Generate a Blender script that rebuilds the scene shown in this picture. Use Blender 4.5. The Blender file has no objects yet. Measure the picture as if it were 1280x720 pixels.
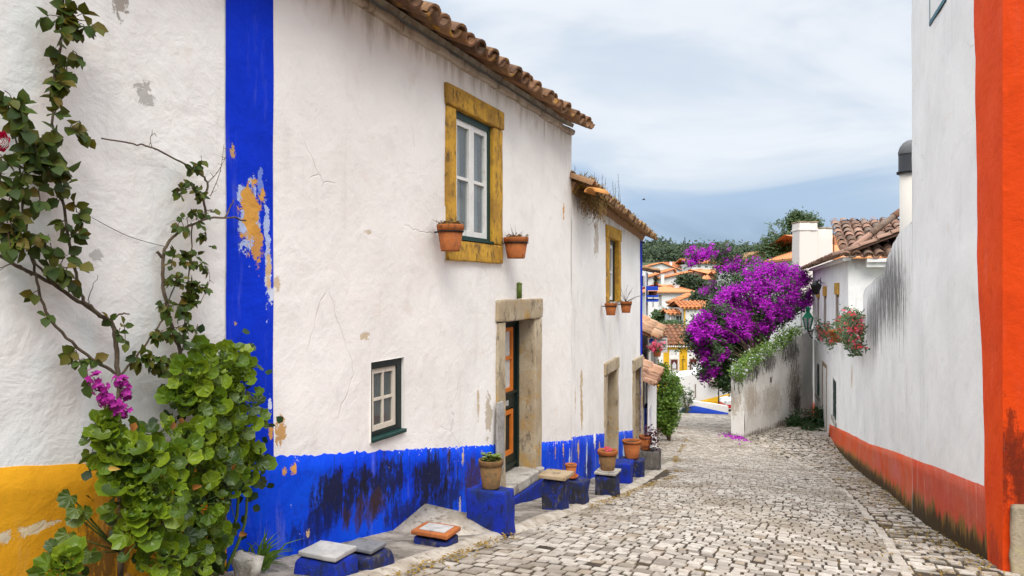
import bpy, bmesh, math, random
from mathutils import Vector, Matrix, noise as mnoise
random.seed(11)
R = random.Random(5)
scene = bpy.context.scene
COL = scene.collection
F, CX, CY = 900.0, 640.0, 360.0      # focal length and centre of the photograph in its own pixels
U3 = Vector((0, 0, 1))

def lerp(a, b, t): return a + (b - a) * t
def interp(tab, x):
    if x <= tab[0][0]: return tab[0][1]
    for (x0, y0), (x1, y1) in zip(tab, tab[1:]):
        if x <= x1: return y0 + (y1 - y0) * (x - x0) / (x1 - x0)
    return tab[-1][1]
def ray(px, py, Y): return Vector(((px - CX) / F * Y, Y, (CY - py) / F * Y))
def nz(x, y, z=0.0): return mnoise.noise(Vector((x, y, z)))

# ---------------------------------------------------------------- street frame
SD = Vector((.3904, .9206)); ST = Vector((.9206, -.3904))
PROF = [(-40, -1.0), (-10, -1.25), (0, -1.36), (2, -1.47), (3.6, -1.735), (9, -2.68), (13.5, -3.46), (17, -4.07), (20, -4.55),
        (25, -5.17), (30, -5.75), (35, -6.32), (40, -6.9), (46, -7.5), (55, -8.2), (75, -9)]
def prof(s):
    return (interp(PROF, s - .8) + interp(PROF, s - .4) + 2 * interp(PROF, s) + interp(PROF, s + .4) + interp(PROF, s + .8)) / 6
def st(x, y): return x * SD.x + y * SD.y, x * ST.x + y * ST.y
def xy(s, t): return SD.x * s + ST.x * t, SD.y * s + ST.y * t
def ground(x, y): return prof(st(x, y)[0])
TL = [(-8, -2.43), (13, -2.43), (15, -2.75), (18, -3.35), (25, -4.2), (32, -5.2), (38, -6.3), (46, -8.6)]
TR = [(-8, .60), (8, .62), (12, .5), (17.7, .1), (22, -.9), (27.2, -2.5), (38, -3.6), (46, -1.5)]
TW = [(-8, 1.6), (6.9, 1.39), (9.4, 1.17), (13.5, 1.115), (18, .95), (22.9, .72), (30.5, .3), (36, .0)]
def rise(x, y):   # the paved ramp between gutter and right wall climbs a little towards the back
    s, t = st(x, y); a = interp(TR, s)
    if t <= a: return 0
    return .5 * max(0, min(1, (s - 25) / 9)) * min(1, (t - a) / 2.0) + .02 * min(1, (t - a) * 2)

# ---------------------------------------------------------------- objects
def wloc(o):
    v = Vector((0, 0, 0))
    while o: v += o.location; o = o.parent
    return v
def tag(o, label=None, cat=None, group=None, kind=None):
    if label: o['label'] = label
    if cat: o['category'] = cat
    if group: o['group'] = group
    if kind: o['kind'] = kind
    return o
def thing(name, loc, label, cat, group=None):
    o = bpy.data.objects.new(name, None); COL.objects.link(o); o.location = loc; o.empty_display_size = .2
    return tag(o, label, cat, group)
def copy_tree(o, parent=None):
    c = o.copy(); COL.objects.link(c); c.parent = parent
    for ch in list(o.children): copy_tree(ch, c)
    return c

class MB:
    def __init__(s): s.v = []; s.f = []; s.uv = []; s.sm = []
    def vert(s, p): s.v.append(Vector(p)); return len(s.v) - 1
    def face(s, idx, uv=None, smooth=False): s.f.append(tuple(idx)); s.uv.append(uv); s.sm.append(smooth)
    def poly(s, pts, uv=None, smooth=False): s.face([s.vert(p) for p in pts], uv, smooth)
    def hexa(s, c, uv=None):   # 8 corners: bottom ring 0-3, top ring 4-7
        i = [s.vert(p) for p in c]
        for q in ((3, 2, 1, 0), (4, 5, 6, 7), (0, 1, 5, 4), (1, 2, 6, 5), (2, 3, 7, 6), (3, 0, 4, 7)): s.face([i[k] for k in q])
    def box(s, c, d, rz=0, axes=None):
        c = Vector(c); x, y, z = (v / 2 for v in d)
        ax = axes or (Vector((math.cos(rz), math.sin(rz), 0)), Vector((-math.sin(rz), math.cos(rz), 0)), U3)
        P = lambda a, b, e: c + ax[0] * a * x + ax[1] * b * y + ax[2] * e * z
        s.hexa([P(-1, -1, -1), P(1, -1, -1), P(1, 1, -1), P(-1, 1, -1), P(-1, -1, 1), P(1, -1, 1), P(1, 1, 1), P(-1, 1, 1)])
    def tube(s, pts, r, n=6, cap=True):
        pts = [Vector(p) for p in pts]
        if not hasattr(r, '__len__'): r = [r] * len(pts)
        rings = []; ref = None
        for i, p in enumerate(pts):
            t = (pts[min(i + 1, len(pts) - 1)] - pts[max(i - 1, 0)])
            t = t.normalized() if t.length > 1e-9 else U3
            if ref is None: ref = t.orthogonal().normalized()
            ref = (ref - t * ref.dot(t)); ref = ref.normalized() if ref.length > 1e-6 else t.orthogonal().normalized()
            b = t.cross(ref)
            rings.append([s.vert(p + (ref * math.cos(a) + b * math.sin(a)) * r[i]) for a in (2 * math.pi * k / n for k in range(n))])
        for a, b in zip(rings, rings[1:]):
            for k in range(n): s.face((a[k], a[(k + 1) % n], b[(k + 1) % n], b[k]), None, True)
        if cap: s.face(rings[0][::-1]); s.face(rings[-1])
    def lathe(s, prof_, c=(0, 0, 0), n=20, closed=False):
        c = Vector(c); rings = []
        for r, z in prof_: rings.append([s.vert(c + Vector((r * math.cos(2 * math.pi * k / n), r * math.sin(2 * math.pi * k / n), z))) for k in range(n)])
        for a, b in zip(rings, rings[1:]):
            for k in range(n): s.face((a[k], a[(k + 1) % n], b[(k + 1) % n], b[k]), None, True)
        if closed: s.face(rings[0][::-1]); s.face(rings[-1])
    def rough(s, c, d, axes, bev=.012, jit=.008, cuts=3, taper=0, seed=0):   # worn, bevelled, uneven stone block
        bm = bmesh.new(); bmesh.ops.create_cube(bm, size=1)
        for v in bm.verts:
            f = 1 + (taper if v.co.z < 0 else 0)
            v.co = Vector((v.co.x * d[0] * f, v.co.y * d[1] * f, v.co.z * d[2]))
        bmesh.ops.bevel(bm, geom=bm.edges[:], offset=bev, segments=2, affect='EDGES', profile=.6)
        big = [e for e in bm.edges if e.calc_length() > 3 * bev]
        bmesh.ops.subdivide_edges(bm, edges=big, cuts=cuts, use_grid_fill=True)
        off = len(s.v); c = Vector(c); bm.verts.ensure_lookup_table()
        for v in bm.verts:
            p = v.co; q = p * 5 + Vector((seed * 3.1, seed, 0)); w = p + mnoise.noise_vector(q) * jit + mnoise.noise_vector(q * 4) * jit * .4
            s.v.append(c + axes[0] * w.x + axes[1] * w.y + axes[2] * w.z)
        for f in bm.faces: s.f.append(tuple(off + v.index for v in f.verts)); s.uv.append(None); s.sm.append(True)
        bm.free()
    def prism(s, pts, ext):   # polygon pts extruded by vector ext
        n = len(pts); a = [s.vert(p) for p in pts]; b = [s.vert(Vector(p) + Vector(ext)) for p in pts]
        s.face(a[::-1]); s.face(b)
        for k in range(n): s.face((a[k], a[(k + 1) % n], b[(k + 1) % n], b[k]))
    def build(s, name, mat, parent=None, origin=None):
        org = wloc(parent) if parent else Vector(origin or (0, 0, 0))
        me = bpy.data.meshes.new(name); me.from_pydata([v - org for v in s.v], [], s.f)
        if any(u is not None for u in s.uv):
            ul = me.uv_layers.new(name='UVMap'); data = []
            for f, u in zip(s.f, s.uv):
                for k in range(len(f)): data += list(u[k]) if u else [0, 0]
            ul.data.foreach_set('uv', data)
        me.polygons.foreach_set('use_smooth', s.sm); me.materials.append(mat); me.update()
        o = bpy.data.objects.new(name, me); COL.objects.link(o)
        if parent: o.parent = parent
        else: o.location = org
        return o

# ---------------------------------------------------------------- materials
class Mt:
    def __init__(s, name):
        s.m = bpy.data.materials.new(name); s.m.use_nodes = True; s.t = s.m.node_tree; s.t.nodes.clear()
        s.o = s.t.nodes.new('ShaderNodeOutputMaterial'); s.b = s.t.nodes.new('ShaderNodeBsdfPrincipled')
        s.t.links.new(s.b.outputs[0], s.o.inputs[0]); s.b.inputs['Specular IOR Level'].default_value = .3
        s.b.inputs['Roughness'].default_value = .85
    def n(s, typ): return s.t.nodes.new(typ)
    def lk(s, a, inp):
        if hasattr(a, 'links'): s.t.links.new(a, inp)
        elif hasattr(inp.default_value, '__len__') and not hasattr(a, '__len__'): inp.default_value = [a] * len(inp.default_value)
        elif hasattr(a, '__len__') and len(inp.default_value) == 4 and len(a) == 3: inp.default_value = (*a, 1)
        else: inp.default_value = a
    def obj(s): return s.n('ShaderNodeTexCoord').outputs['Object']
    def uv(s): return s.n('ShaderNodeTexCoord').outputs['UV']
    def pos(s): return s.n('ShaderNodeNewGeometry').outputs['Position']
    def isl(s): return s.n('ShaderNodeNewGeometry').outputs['Random Per Island']
    def oi(s): return s.n('ShaderNodeObjectInfo').outputs['Random']
    def map(s, v, sc=(1, 1, 1), loc=(0, 0, 0)):
        m = s.n('ShaderNodeMapping'); s.lk(v, m.inputs[0]); m.inputs['Scale'].default_value = sc; m.inputs['Location'].default_value = loc; return m.outputs[0]
    def noise(s, v, sc, det=5, ro=.6, dist=0, col=False):
        m = s.n('ShaderNodeTexNoise'); s.lk(v, m.inputs['Vector']); m.inputs['Scale'].default_value = sc; m.inputs['Detail'].default_value = det
        m.inputs['Roughness'].default_value = ro; m.inputs['Distortion'].default_value = dist; return m.outputs['Color' if col else 'Fac']
    def vor(s, v, sc, feat='F1', out='Distance', rnd=1):
        m = s.n('ShaderNodeTexVoronoi'); m.feature = feat; s.lk(v, m.inputs['Vector']); m.inputs['Scale'].default_value = sc; m.inputs['Randomness'].default_value = rnd; return m.outputs[out]
    def ma(s, op, a, b=0.0, c=None, clamp=False):
        m = s.n('ShaderNodeMath'); m.operation = op; m.use_clamp = clamp; s.lk(a, m.inputs[0]); s.lk(b, m.inputs[1])
        if c is not None: s.lk(c, m.inputs[2])
        return m.outputs[0]
    def sm(s, x, a, b):   # smoothstep from a to b
        m = s.n('ShaderNodeMapRange'); m.interpolation_type = 'SMOOTHSTEP'; s.lk(x, m.inputs[0]); m.inputs[1].default_value = a; m.inputs[2].default_value = b; return m.outputs[0]
    def mix(s, f, a, b, mode='MIX'):
        m = s.n('ShaderNodeMix'); m.data_type = 'RGBA'; m.blend_type = mode; s.lk(f, m.inputs[0]); s.lk(a, m.inputs[6]); s.lk(b, m.inputs[7]); return m.outputs[2]
    def ramp(s, f, st_, ip='LINEAR'):
        m = s.n('ShaderNodeValToRGB'); m.color_ramp.interpolation = ip; e = m.color_ramp.elements
        while len(e) < len(st_): e.new(.5)
        for k, (p, c) in enumerate(st_): e[k].position = p; e[k].color = (*c, 1) if len(c) == 3 else c
        s.lk(f, m.inputs[0]); return m.outputs[0]
    def sep(s, v):
        m = s.n('ShaderNodeSeparateXYZ'); s.lk(v, m.inputs[0]); return m.outputs
    def bump(s, h, st_=.3, d=.02, nrm=None):
        m = s.n('ShaderNodeBump'); m.inputs['Strength'].default_value = st_; m.inputs['Distance'].default_value = d; s.lk(h, m.inputs['Height'])
        if nrm: s.lk(nrm, m.inputs['Normal'])
        s.t.links.new(m.outputs[0], s.b.inputs['Normal']); return m.outputs[0]
    def col(s, c): s.lk(c, s.b.inputs['Base Color'])
    def rough(s, r): s.lk(r, s.b.inputs['Roughness'])
    def blob(s, sp, uc, zc, ru, rz, nv, amt=.9):   # soft irregular patch mask round (uc, zc)
        du = s.ma('DIVIDE', s.ma('SUBTRACT', sp[0], uc), ru); dz = s.ma('DIVIDE', s.ma('SUBTRACT', sp[1], zc), rz)
        d = s.ma('SQRT', s.ma('ADD', s.ma('MULTIPLY', du, du), s.ma('MULTIPLY', dz, dz)))
        r = (ru * rz) ** .5; wn = s.noise(s.map(s.uv(), (1, 1, 1), (uc * 3.1, zc * 2.3, 0)), min(60, 1.1 / r), 6, .72, .6)
        return s.sm(s.ma('ADD', s.ma('ADD', s.ma('SUBTRACT', .92, d), s.ma('MULTIPLY', s.ma('SUBTRACT', nv, .5), amt * 1.6)), s.ma('MULTIPLY', s.ma('SUBTRACT', wn, .5), 3.4)), .0, .16)
    def stain(s, sp, uc, zc, ru, rz):   # speckled growth, dense in the middle and thinning out, drawn down by the rain
        du = s.ma('DIVIDE', s.ma('SUBTRACT', sp[0], uc), ru * 1.35); dz = s.ma('DIVIDE', s.ma('SUBTRACT', sp[1], zc), rz * 1.35)
        d = s.ma('SQRT', s.ma('ADD', s.ma('MULTIPLY', du, du), s.ma('MULTIPLY', dz, dz)))
        f = s.sm(d, 1.15, .1); v = s.uv()
        a = s.noise(s.map(v, (11, 2.2, 1), (uc, zc, 0)), 1, 6, .72); b = s.noise(s.map(v, (1, .6, 1), (zc, uc, 0)), 19, 6, .75)
        n = s.ma('ADD', s.ma('MULTIPLY', a, .60), s.ma('MULTIPLY', b, .40))
        return s.sm(s.ma('ADD', n, s.ma('MULTIPLY', f, .22)), .60, .71)

def plaster(name, c1=(.83, .805, .765), c2=(.76, .73, .69), patches=(), streak=.25, drip=(.33, .30, .26), flecks=.5, bstr=.35, topz=None, mould=(), drips=()):
    m = Mt(name); uv = m.uv(); sp = m.sep(uv)
    big = m.noise(uv, .9, 4); fine = m.noise(uv, 14, 6, .65); mid = m.noise(uv, 4, 6, .6, .4)
    c = m.mix(m.sm(big, .35, .7), c1, c2)
    c = m.mix(m.ma('MULTIPLY', m.sm(mid, .52, .75), .35), c, tuple(k * .80 for k in c2))
    st_ = m.noise(m.map(uv, (7, .45, 1)), 1.0, 5, .6)
    c = m.mix(m.ma('MULTIPLY', m.ma('MULTIPLY', m.sm(st_, .54, .74), m.sm(big, .40, .62)), streak), c, drip)
    tint = m.noise(m.map(uv, (1, 1, 1), (9, 4, 0)), 2.2, 5, .65)
    c = m.mix(m.ma('MULTIPLY', m.sm(tint, .60, .72), .22), c, (.62, .47, .33))
    if topz is not None:   # weathered dirt washed down from the tiles
        h = m.ma('SUBTRACT', topz, sp[1]); hn = m.ma('ADD', h, m.ma('MULTIPLY', m.ma('SUBTRACT', m.noise(m.map(uv, (6, 1.2, 1)), 1.2, 5), .5), .9))
        c = m.mix(m.ma('MULTIPLY', m.sm(hn, .22, -.12), .7), c, (.30, .235, .17))
    for (uc, zc, ru, rz, co) in mould:
        c = m.mix(m.ma('MULTIPLY', m.stain(sp, uc, zc, ru, rz), .85), c, co)
    for (uc, zc, ru, rz, co, amt) in drips:   # black algae drawn down in long streaks
        du = m.ma('DIVIDE', m.ma('SUBTRACT', sp[0], uc), ru); dz = m.ma('DIVIDE', m.ma('SUBTRACT', sp[1], zc), rz)
        f = m.sm(m.ma('SQRT', m.ma('ADD', m.ma('MULTIPLY', du, du), m.ma('MULTIPLY', dz, dz))), 1.1, .15)
        n = m.ma('ADD', m.ma('MULTIPLY', m.noise(m.map(uv, (10, .35, 1), (uc, 0, 0)), 1, 6, .68), .7), m.ma('MULTIPLY', m.noise(m.map(uv, (1, .25, 1), (0, uc, 0)), 22, 5, .7), .3))
        c = m.mix(m.ma('MULTIPLY', m.sm(m.ma('ADD', n, m.ma('MULTIPLY', f, .25)), .60, .78), amt), c, co)
    ed = m.vor(m.mix(.12, uv, m.noise(uv, 3, 3, col=True)), 1.3, 'DISTANCE_TO_EDGE')
    crk = m.ma('MULTIPLY', m.sm(ed, .007, .001), m.sm(m.noise(m.map(uv, (1, 1, 1), (3, 7, 0)), 1.1, 2), .56, .62))
    c = m.mix(m.ma('MULTIPLY', crk, .28), c, (.34, .29, .24))
    fl = m.sm(m.noise(m.map(uv, (1, 1, 1), (21, 5, 0)), 26, 3, .6), .735, .76)
    c = m.mix(m.ma('MULTIPLY', m.ma('MULTIPLY', fl, m.sm(big, .42, .6)), flecks), c, (.30, .20, .11))
    pn = m.noise(m.map(uv, (1, 1, 1), (2, 9, 0)), 9, 6, .7); hsum = None
    for (uc, zc, ru, rz, co) in patches:
        b = m.blob(sp, uc, zc, ru, rz, pn); c = m.mix(m.ma('MULTIPLY', b, .92), c, co); hsum = b if hsum is None else m.ma('ADD', hsum, b)
    m.col(c); m.rough(.9)
    h = m.ma('ADD', m.ma('MULTIPLY', mid, .9), m.ma('MULTIPLY', fine, .35)); h = m.ma('ADD', h, m.ma('MULTIPLY', big, 1.6))
    h = m.ma('SUBTRACT', h, m.ma('MULTIPLY', crk, .3))
    if hsum is not None: h = m.ma('SUBTRACT', h, m.ma('MULTIPLY', hsum, .35))
    m.bump(h, bstr, .035); return m.m

def dado(name, c1, c2, line, chips=(.74, .70, .64), ochre=(.58, .30, .07), mould=(), grime=.0, grimecol=(.02, .018, .02), patches=(), pale=.3, chipamt=1.0, foot=None, palec=None):
    """limewash band: LINE(a, b) is its upper edge a + b*u; chips show the plaster below"""
    m = Mt(name); uv = m.uv(); sp = m.sep(uv)
    h = m.ma('SUBTRACT', sp[1], m.ma('ADD', m.ma('MULTIPLY', sp[0], line[1]), line[0]))
    big = m.noise(uv, 1.3, 5, .6); mid = m.noise(uv, 5, 6, .65, .3); fine = m.noise(uv, 20, 5, .65)
    c = m.mix(m.sm(big, .3, .7), c1, c2)
    c = m.mix(m.ma('MULTIPLY', m.sm(mid, .5, .75), .45), c, tuple(k * .62 for k in c1))
    pl = m.noise(m.map(uv, (8, 1.0, 1), (5, 3, 0)), 1, 5, .65)
    c = m.mix(m.ma('MULTIPLY', m.sm(pl, .54, .72), pale), c, palec or tuple(min(.8, k * .7 + .18) for k in c1))
    for (uc, zc, ru, rz, co, amt) in mould:
        c = m.mix(m.ma('MULTIPLY', m.stain(sp, uc, zc, ru, rz), amt), c, co)
    if grime:
        g = m.ma('ADD', h, m.ma('MULTIPLY', m.ma('SUBTRACT', m.noise(m.map(uv, (9, 2, 1)), 1.0, 6, .7), .5), .9))
        c = m.mix(m.ma('MULTIPLY', m.sm(g, -.40, -.72), grime), c, grimecol)
    if foot:
        g = m.ma('ADD', h, m.ma('MULTIPLY', m.ma('SUBTRACT', m.noise(m.map(uv, (5, .5, 1), (4, 4, 0)), 1.0, 5, .65), .5), .7))
        c = m.mix(m.ma('MULTIPLY', m.sm(g, foot[0], foot[0] - .14), .9), c, foot[1])
        g = m.ma('ADD', h, m.ma('MULTIPLY', m.ma('SUBTRACT', m.noise(m.map(uv, (8, .6, 1), (14, 4, 0)), 1.0, 6, .7), .5), .75))
        c = m.mix(m.ma('MULTIPLY', m.sm(g, foot[0] - .08, foot[0] - .2), .85), c, (.03, .022, .012))
    cn = m.noise(m.map(uv, (1.25, .8, 1), (8, 1, 0)), 17, 6, .72); edge = m.ma('ADD', m.ma('MULTIPLY', m.sm(h, -.30, .0), .55), m.ma('MULTIPLY', m.sm(h, -.09, .01), .75))
    th = m.ma('ADD', cn, m.ma('MULTIPLY', edge, .07 * chipamt)); area = m.sm(m.noise(m.map(uv, (1, 1, 1), (3, 3, 0)), 1.8, 3), .46, .62)
    th = m.ma('ADD', th, m.ma('MULTIPLY', area, .045 * chipamt)); ch = m.sm(th, .715, .728)
    oc = m.sm(m.noise(m.map(uv, (1, 1, 1), (6, 6, 0)), 3.2, 3), .55, .6)
    c = m.mix(ch, c, m.mix(oc, chips, ochre))
    pn = m.noise(m.map(uv, (1, 1, 1), (2, 9, 0)), 10, 7, .75); hs = ch
    for (uc, zc, ru, rz, co) in patches:
        b = m.blob(sp, uc, zc, ru, rz, pn); c = m.mix(m.ma('MULTIPLY', b, .95), c, co); hs = m.ma('ADD', hs, b)
    m.col(c); m.b.inputs['Specular IOR Level'].default_value = .12; m.rough(m.ma('ADD', .6, m.ma('MULTIPLY', mid, .35)))
    hh = m.ma('ADD', m.ma('MULTIPLY', mid, 1.0), m.ma('MULTIPLY', fine, .3)); hh = m.ma('SUBTRACT', hh, m.ma('MULTIPLY', hs, .3))
    m.bump(hh, .4, .03); return m.m

def stone(name, c1, c2, c3, sc=3, bstr=.4, lich=None):
    m = Mt(name); v = m.pos()
    a = m.noise(v, sc, 6, .65); b = m.noise(m.map(v, (1, 1, .5), (4, 2, 1)), sc * 3.3, 6, .7); f = m.noise(v, sc * 18, 3, .6)
    c = m.mix(m.sm(a, .42, .58), c1, c2); c = m.mix(m.ma('MULTIPLY', m.sm(b, .52, .66), .8), c, c3)
    if lich: c = m.mix(m.ma('MULTIPLY', m.sm(m.noise(m.map(v, (1, 1, 1), (7, 7, 7)), sc * 1.7, 5, .7), .52, .66), .85), c, lich)
    c = m.mix(m.ma('MULTIPLY', m.sm(f, .6, .72), .4), c, tuple(k * .4 for k in c1))
    m.col(c); m.rough(.9); m.bump(m.ma('ADD', b, m.ma('MULTIPLY', f, .4)), bstr, .03); return m.m
def paint(name, c, wear=None, rough=.5, metal=0, amt=.6):
    m = Mt(name); v = m.pos(); a = m.noise(v, 9, 6, .7); g = m.noise(m.map(v, (1, 1, .25)), 30, 4, .6)
    cc = m.mix(m.ma('MULTIPLY', m.sm(a, .35, .75), .5), c, tuple(k * .7 for k in c))
    if wear: cc = m.mix(m.ma('MULTIPLY', m.sm(m.noise(m.map(v, (1, 1, .5), (3, 3, 3)), 16, 6, .75), .60, .65), amt), cc, wear)
    m.col(cc); m.rough(rough); m.b.inputs['Metallic'].default_value = metal; m.bump(m.ma('ADD', a, g), .15, .01); return m.m
def plain(name, c, rough=.6, metal=0):
    m = Mt(name); a = m.noise(m.pos(), 6, 5, .6); m.col(m.mix(m.sm(a, .3, .75), c, tuple(k * .78 for k in c))); m.rough(rough); m.b.inputs['Metallic'].default_value = metal; return m.m
def leafm(name, cols, rough=.45, trans=.22, spec=.35):
    m = Mt(name); i = m.isl(); k = len(cols)
    c = m.ramp(i, [(j / max(1, k - 1), cc) for j, cc in enumerate(cols)])
    c = m.mix(m.ma('MULTIPLY', m.noise(m.pos(), 26, 3), .35), c, tuple(x * .55 for x in cols[0]))
    m.col(c); m.rough(rough); m.b.inputs['Specular IOR Level'].default_value = spec
    if trans:
        tr = m.n('ShaderNodeBsdfTranslucent'); m.lk(m.mix(.5, c, tuple(min(1, x * 1.6) for x in cols[-1])), tr.inputs[0]); mx = m.n('ShaderNodeMixShader'); mx.inputs[0].default_value = trans
        m.t.links.new(m.b.outputs[0], mx.inputs[1]); m.t.links.new(tr.outputs[0], mx.inputs[2]); m.t.links.new(mx.outputs[0], m.o.inputs[0])
    return m.m
def tilem(name, cols, lich=((.42, .25, .05), .4), dark=.5):
    m = Mt(name); v = m.pos(); c = m.ramp(m.isl(), [(j / (len(cols) - 1), cc) for j, cc in enumerate(cols)])
    c = m.mix(m.ma('MULTIPLY', m.sm(m.noise(v, 5, 6, .7), .5, .68), dark), c, (.055, .035, .022))
    c = m.mix(m.ma('MULTIPLY', m.sm(m.noise(m.map(v, (1, 1, 1), (5, 5, 5)), 7, 5, .7), .56, .66), lich[1]), c, lich[0])
    m.col(c); m.rough(.9); m.bump(m.noise(v, 40, 5, .65), .35, .01); return m.m

M = {}
M['ochre_stone'] = stone('ochre_limestone', (.60, .33, .04), (.38, .20, .035), (.09, .06, .028), 4.2, .7)
M['stone'] = stone('pale_limestone', (.44, .36, .25), (.36, .28, .18), (.10, .08, .06), 2.2, .45, (.42, .25, .07))
M['grey_stone'] = stone('grey_stone', (.42, .39, .34), (.30, .27, .24), (.10, .09, .08), 3, .5)
M['dark_stone'] = stone('dark_stone', (.14, .125, .11), (.09, .08, .075), (.22, .2, .18), 4, .6)
M['slate'] = stone('slate_slab', (.19, .19, .20), (.15, .15, .16), (.09, .09, .09), 3, .25)
M['marble'] = stone('pale_slab', (.40, .385, .37), (.31, .30, .29), (.25, .24, .23), 3, .2)
M['brown_stone'] = stone('worn_brown_stone', (.36, .27, .17), (.26, .19, .12), (.08, .06, .04), 3, .5, (.32, .2, .07))
M['blue_block'] = stone('blue_painted_stone', (.004, .020, .30), (.008, .022, .13), (.010, .011, .02), 5, .6, (.003, .024, .30))
M['blue_pale'] = stone('faded_blue_stone', (.10, .18, .48), (.06, .13, .42), (.25, .30, .42), 5, .4)
M['blue_dark'] = stone('grimy_blue_stone', (.008, .016, .10), (.02, .020, .026), (.10, .09, .085), 6, .5, (.012, .03, .26))
M['mortar'] = stone('lime_mortar', (.46, .41, .345), (.33, .28, .22), (.16, .12, .08), 4, .6)
M['concrete'] = stone('sidewalk_concrete', (.34, .30, .25), (.18, .155, .125), (.06, .05, .038), 2.6, 1.0)
M['green'] = paint('dark_green_paint', (.008, .04, .032), (.05, .08, .07), .45, 0, .5)
M['black_green'] = paint('black_green_paint', (.008, .018, .016), (.04, .05, .045), .4, 0, .5)
M['white_wood'] = paint('white_wood_paint', (.76, .74, .70), (.42, .37, .30), .5, 0, .6)
M['old_wood'] = paint('weathered_white_wood', (.62, .55, .45), (.30, .22, .14), .7, 0, .8)
M['orange_wood'] = paint('orange_wood_paint', (.62, .17, .02), (.35, .10, .02), .5)
M['brown_wood'] = paint('brown_wood', (.16, .09, .035), (.08, .045, .02), .7)
M['iron'] = plain('black_iron', (.02, .02, .02), .5, .5)
M['curtain'] = plain('pale_curtain', (.62, .62, .58), .9)
M['dark_room'] = plain('dark_interior', (.02, .02, .018), .9)
M['grey_curtain'] = plain('grey_lace_curtain', (.22, .23, .19), .9)
M['terracotta'] = stone('terracotta_pot', (.38, .115, .03), (.30, .09, .025), (.16, .06, .025), 6, .2)
M['old_terracotta'] = stone('mossy_terracotta_pot', (.19, .10, .04), (.14, .085, .035), (.06, .05, .025), 9, .4, (.24, .12, .04))
M['soil'] = stone('pot_soil', (.05, .035, .022), (.035, .025, .016), (.1, .07, .04), 12, .6)
M['bark'] = stone('stem_bark', (.10, .07, .045), (.16, .12, .08), (.05, .035, .025), 14, .6)
M['twig'] = plain('thin_red_stem', (.07, .028, .016), .7)
M['greenstem'] = plain('green_stem', (.07, .11, .02), .6)
M['oldtile'] = tilem('blackened_roof_tile', [(.10, .06, .04), (.24, .12, .08), (.30, .18, .13), (.12, .09, .07)], ((.34, .20, .09), .5), .7)
M['tile'] = tilem('weathered_roof_tile', [(.11, .06, .035), (.23, .11, .055), (.31, .17, .09), (.15, .085, .055)], ((.52, .26, .02), .7), .75)
M['newtile'] = tilem('orange_roof_tile', [(.46, .16, .06), (.55, .22, .09), (.50, .19, .075)], ((.40, .22, .12), .3), .15)
M['browntile'] = tilem('brown_roof_tile', [(.20, .085, .04), (.28, .12, .06), (.16, .07, .04)], ((.12, .08, .04), .4), .4)
M['mosstile'] = tilem('mossy_roof_tile', [(.24, .13, .06), (.34, .19, .10), (.20, .12, .06)], ((.40, .25, .03), .75), .5)
M['orangetile'] = tilem('saffron_roof_tile', [(.55, .22, .05), (.60, .27, .07), (.42, .15, .04)], ((.30, .12, .04), .3), .15)
M['rose_leaf'] = leafm('rose_leaf', [(.018, .038, .006), (.034, .066, .009), (.050, .088, .011), (.08, .11, .012), (.14, .095, .012)], .5, .22, .2)
M['ger_leaf'] = leafm('geranium_leaf', [(.025, .07, .008), (.06, .14, .012), (.11, .21, .016), (.19, .28, .02), (.26, .34, .03)], .42, .25)
M['ger_dark'] = leafm('dark_and_shaded_leaf', [(.015, .04, .008), (.03, .07, .012)], .5)  # dark green plants; also carries the shade put into the bush's inner leaves
M['dead_leaf'] = leafm('dry_leaf', [(.34, .12, .02), (.26, .10, .02), (.14, .06, .02), (.40, .26, .05)], .8, .1)
M['boug'] = leafm('bougainvillea_bract', [(.20, .004, .24), (.36, .008, .40), (.54, .03, .56), (.44, .015, .46)], .6, .25, .12)
M['boug_leaf'] = leafm('bougainvillea_leaf', [(.012, .03, .008), (.03, .065, .012), (.05, .09, .015)], .5, .15)
M['vine_leaf'] = leafm('bright_vine_leaf', [(.05, .11, .012), (.10, .19, .02), (.17, .26, .03)], .5, .25)
M['tree_leaf'] = leafm('tree_leaf', [(.022, .05, .012), (.045, .085, .018), (.075, .12, .025)], .55, .15)
M['far_leaf'] = leafm('far_tree_leaf', [(.010, .024, .008), (.024, .045, .012), (.045, .065, .018)], .7, 0)
M['white_petal'] = leafm('white_petal', [(.65, .62, .72), (.75, .73, .76)], .6, .2)
M['pink_petal'] = leafm('pink_petal', [(.55, .03, .09), (.70, .08, .16), (.62, .10, .18)], .6, .2)
M['red_petal'] = leafm('red_petal', [(.50, .01, .015), (.60, .03, .03), (.62, .10, .12)], .6, .2)
M['magenta_petal'] = leafm('magenta_petal', [(.30, .006, .20), (.44, .012, .32), (.22, .006, .15)], .6, .2)
M['dark_purple'] = leafm('dark_purple_leaf', [(.05, .008, .02), (.09, .012, .03)], .6, .1)
M['succulent'] = leafm('succulent_leaf', [(.08, .14, .02), (.16, .22, .04), (.24, .28, .06)], .5, .1)
M['dry'] = leafm('dry_weed', [(.22, .12, .035), (.36, .22, .08), (.14, .10, .03)], .9, .1)
M['moss'] = leafm('ochre_moss', [(.30, .17, .02), (.22, .14, .02), (.14, .10, .02), (.40, .24, .03)], .9, .1)
M['weedstem'] = plain('grey_weed_stalk', (.09, .10, .09), .8)
def glassm(name, c, r=.06, al=.62):
    m = Mt(name); m.col(c); m.rough(r); m.b.inputs['Specular IOR Level'].default_value = .8; m.b.inputs['Alpha'].default_value = al
    m.bump(m.noise(m.pos(), 5, 2), .06, .02); return m.m
M['glass'] = glassm('window_glass', (.10, .12, .12)); M['bright_glass'] = glassm('sky_glass', (.25, .29, .30), .03, .55)
M['far_glass'] = plain('far_window_glass', (.035, .045, .05), .2)
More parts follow.
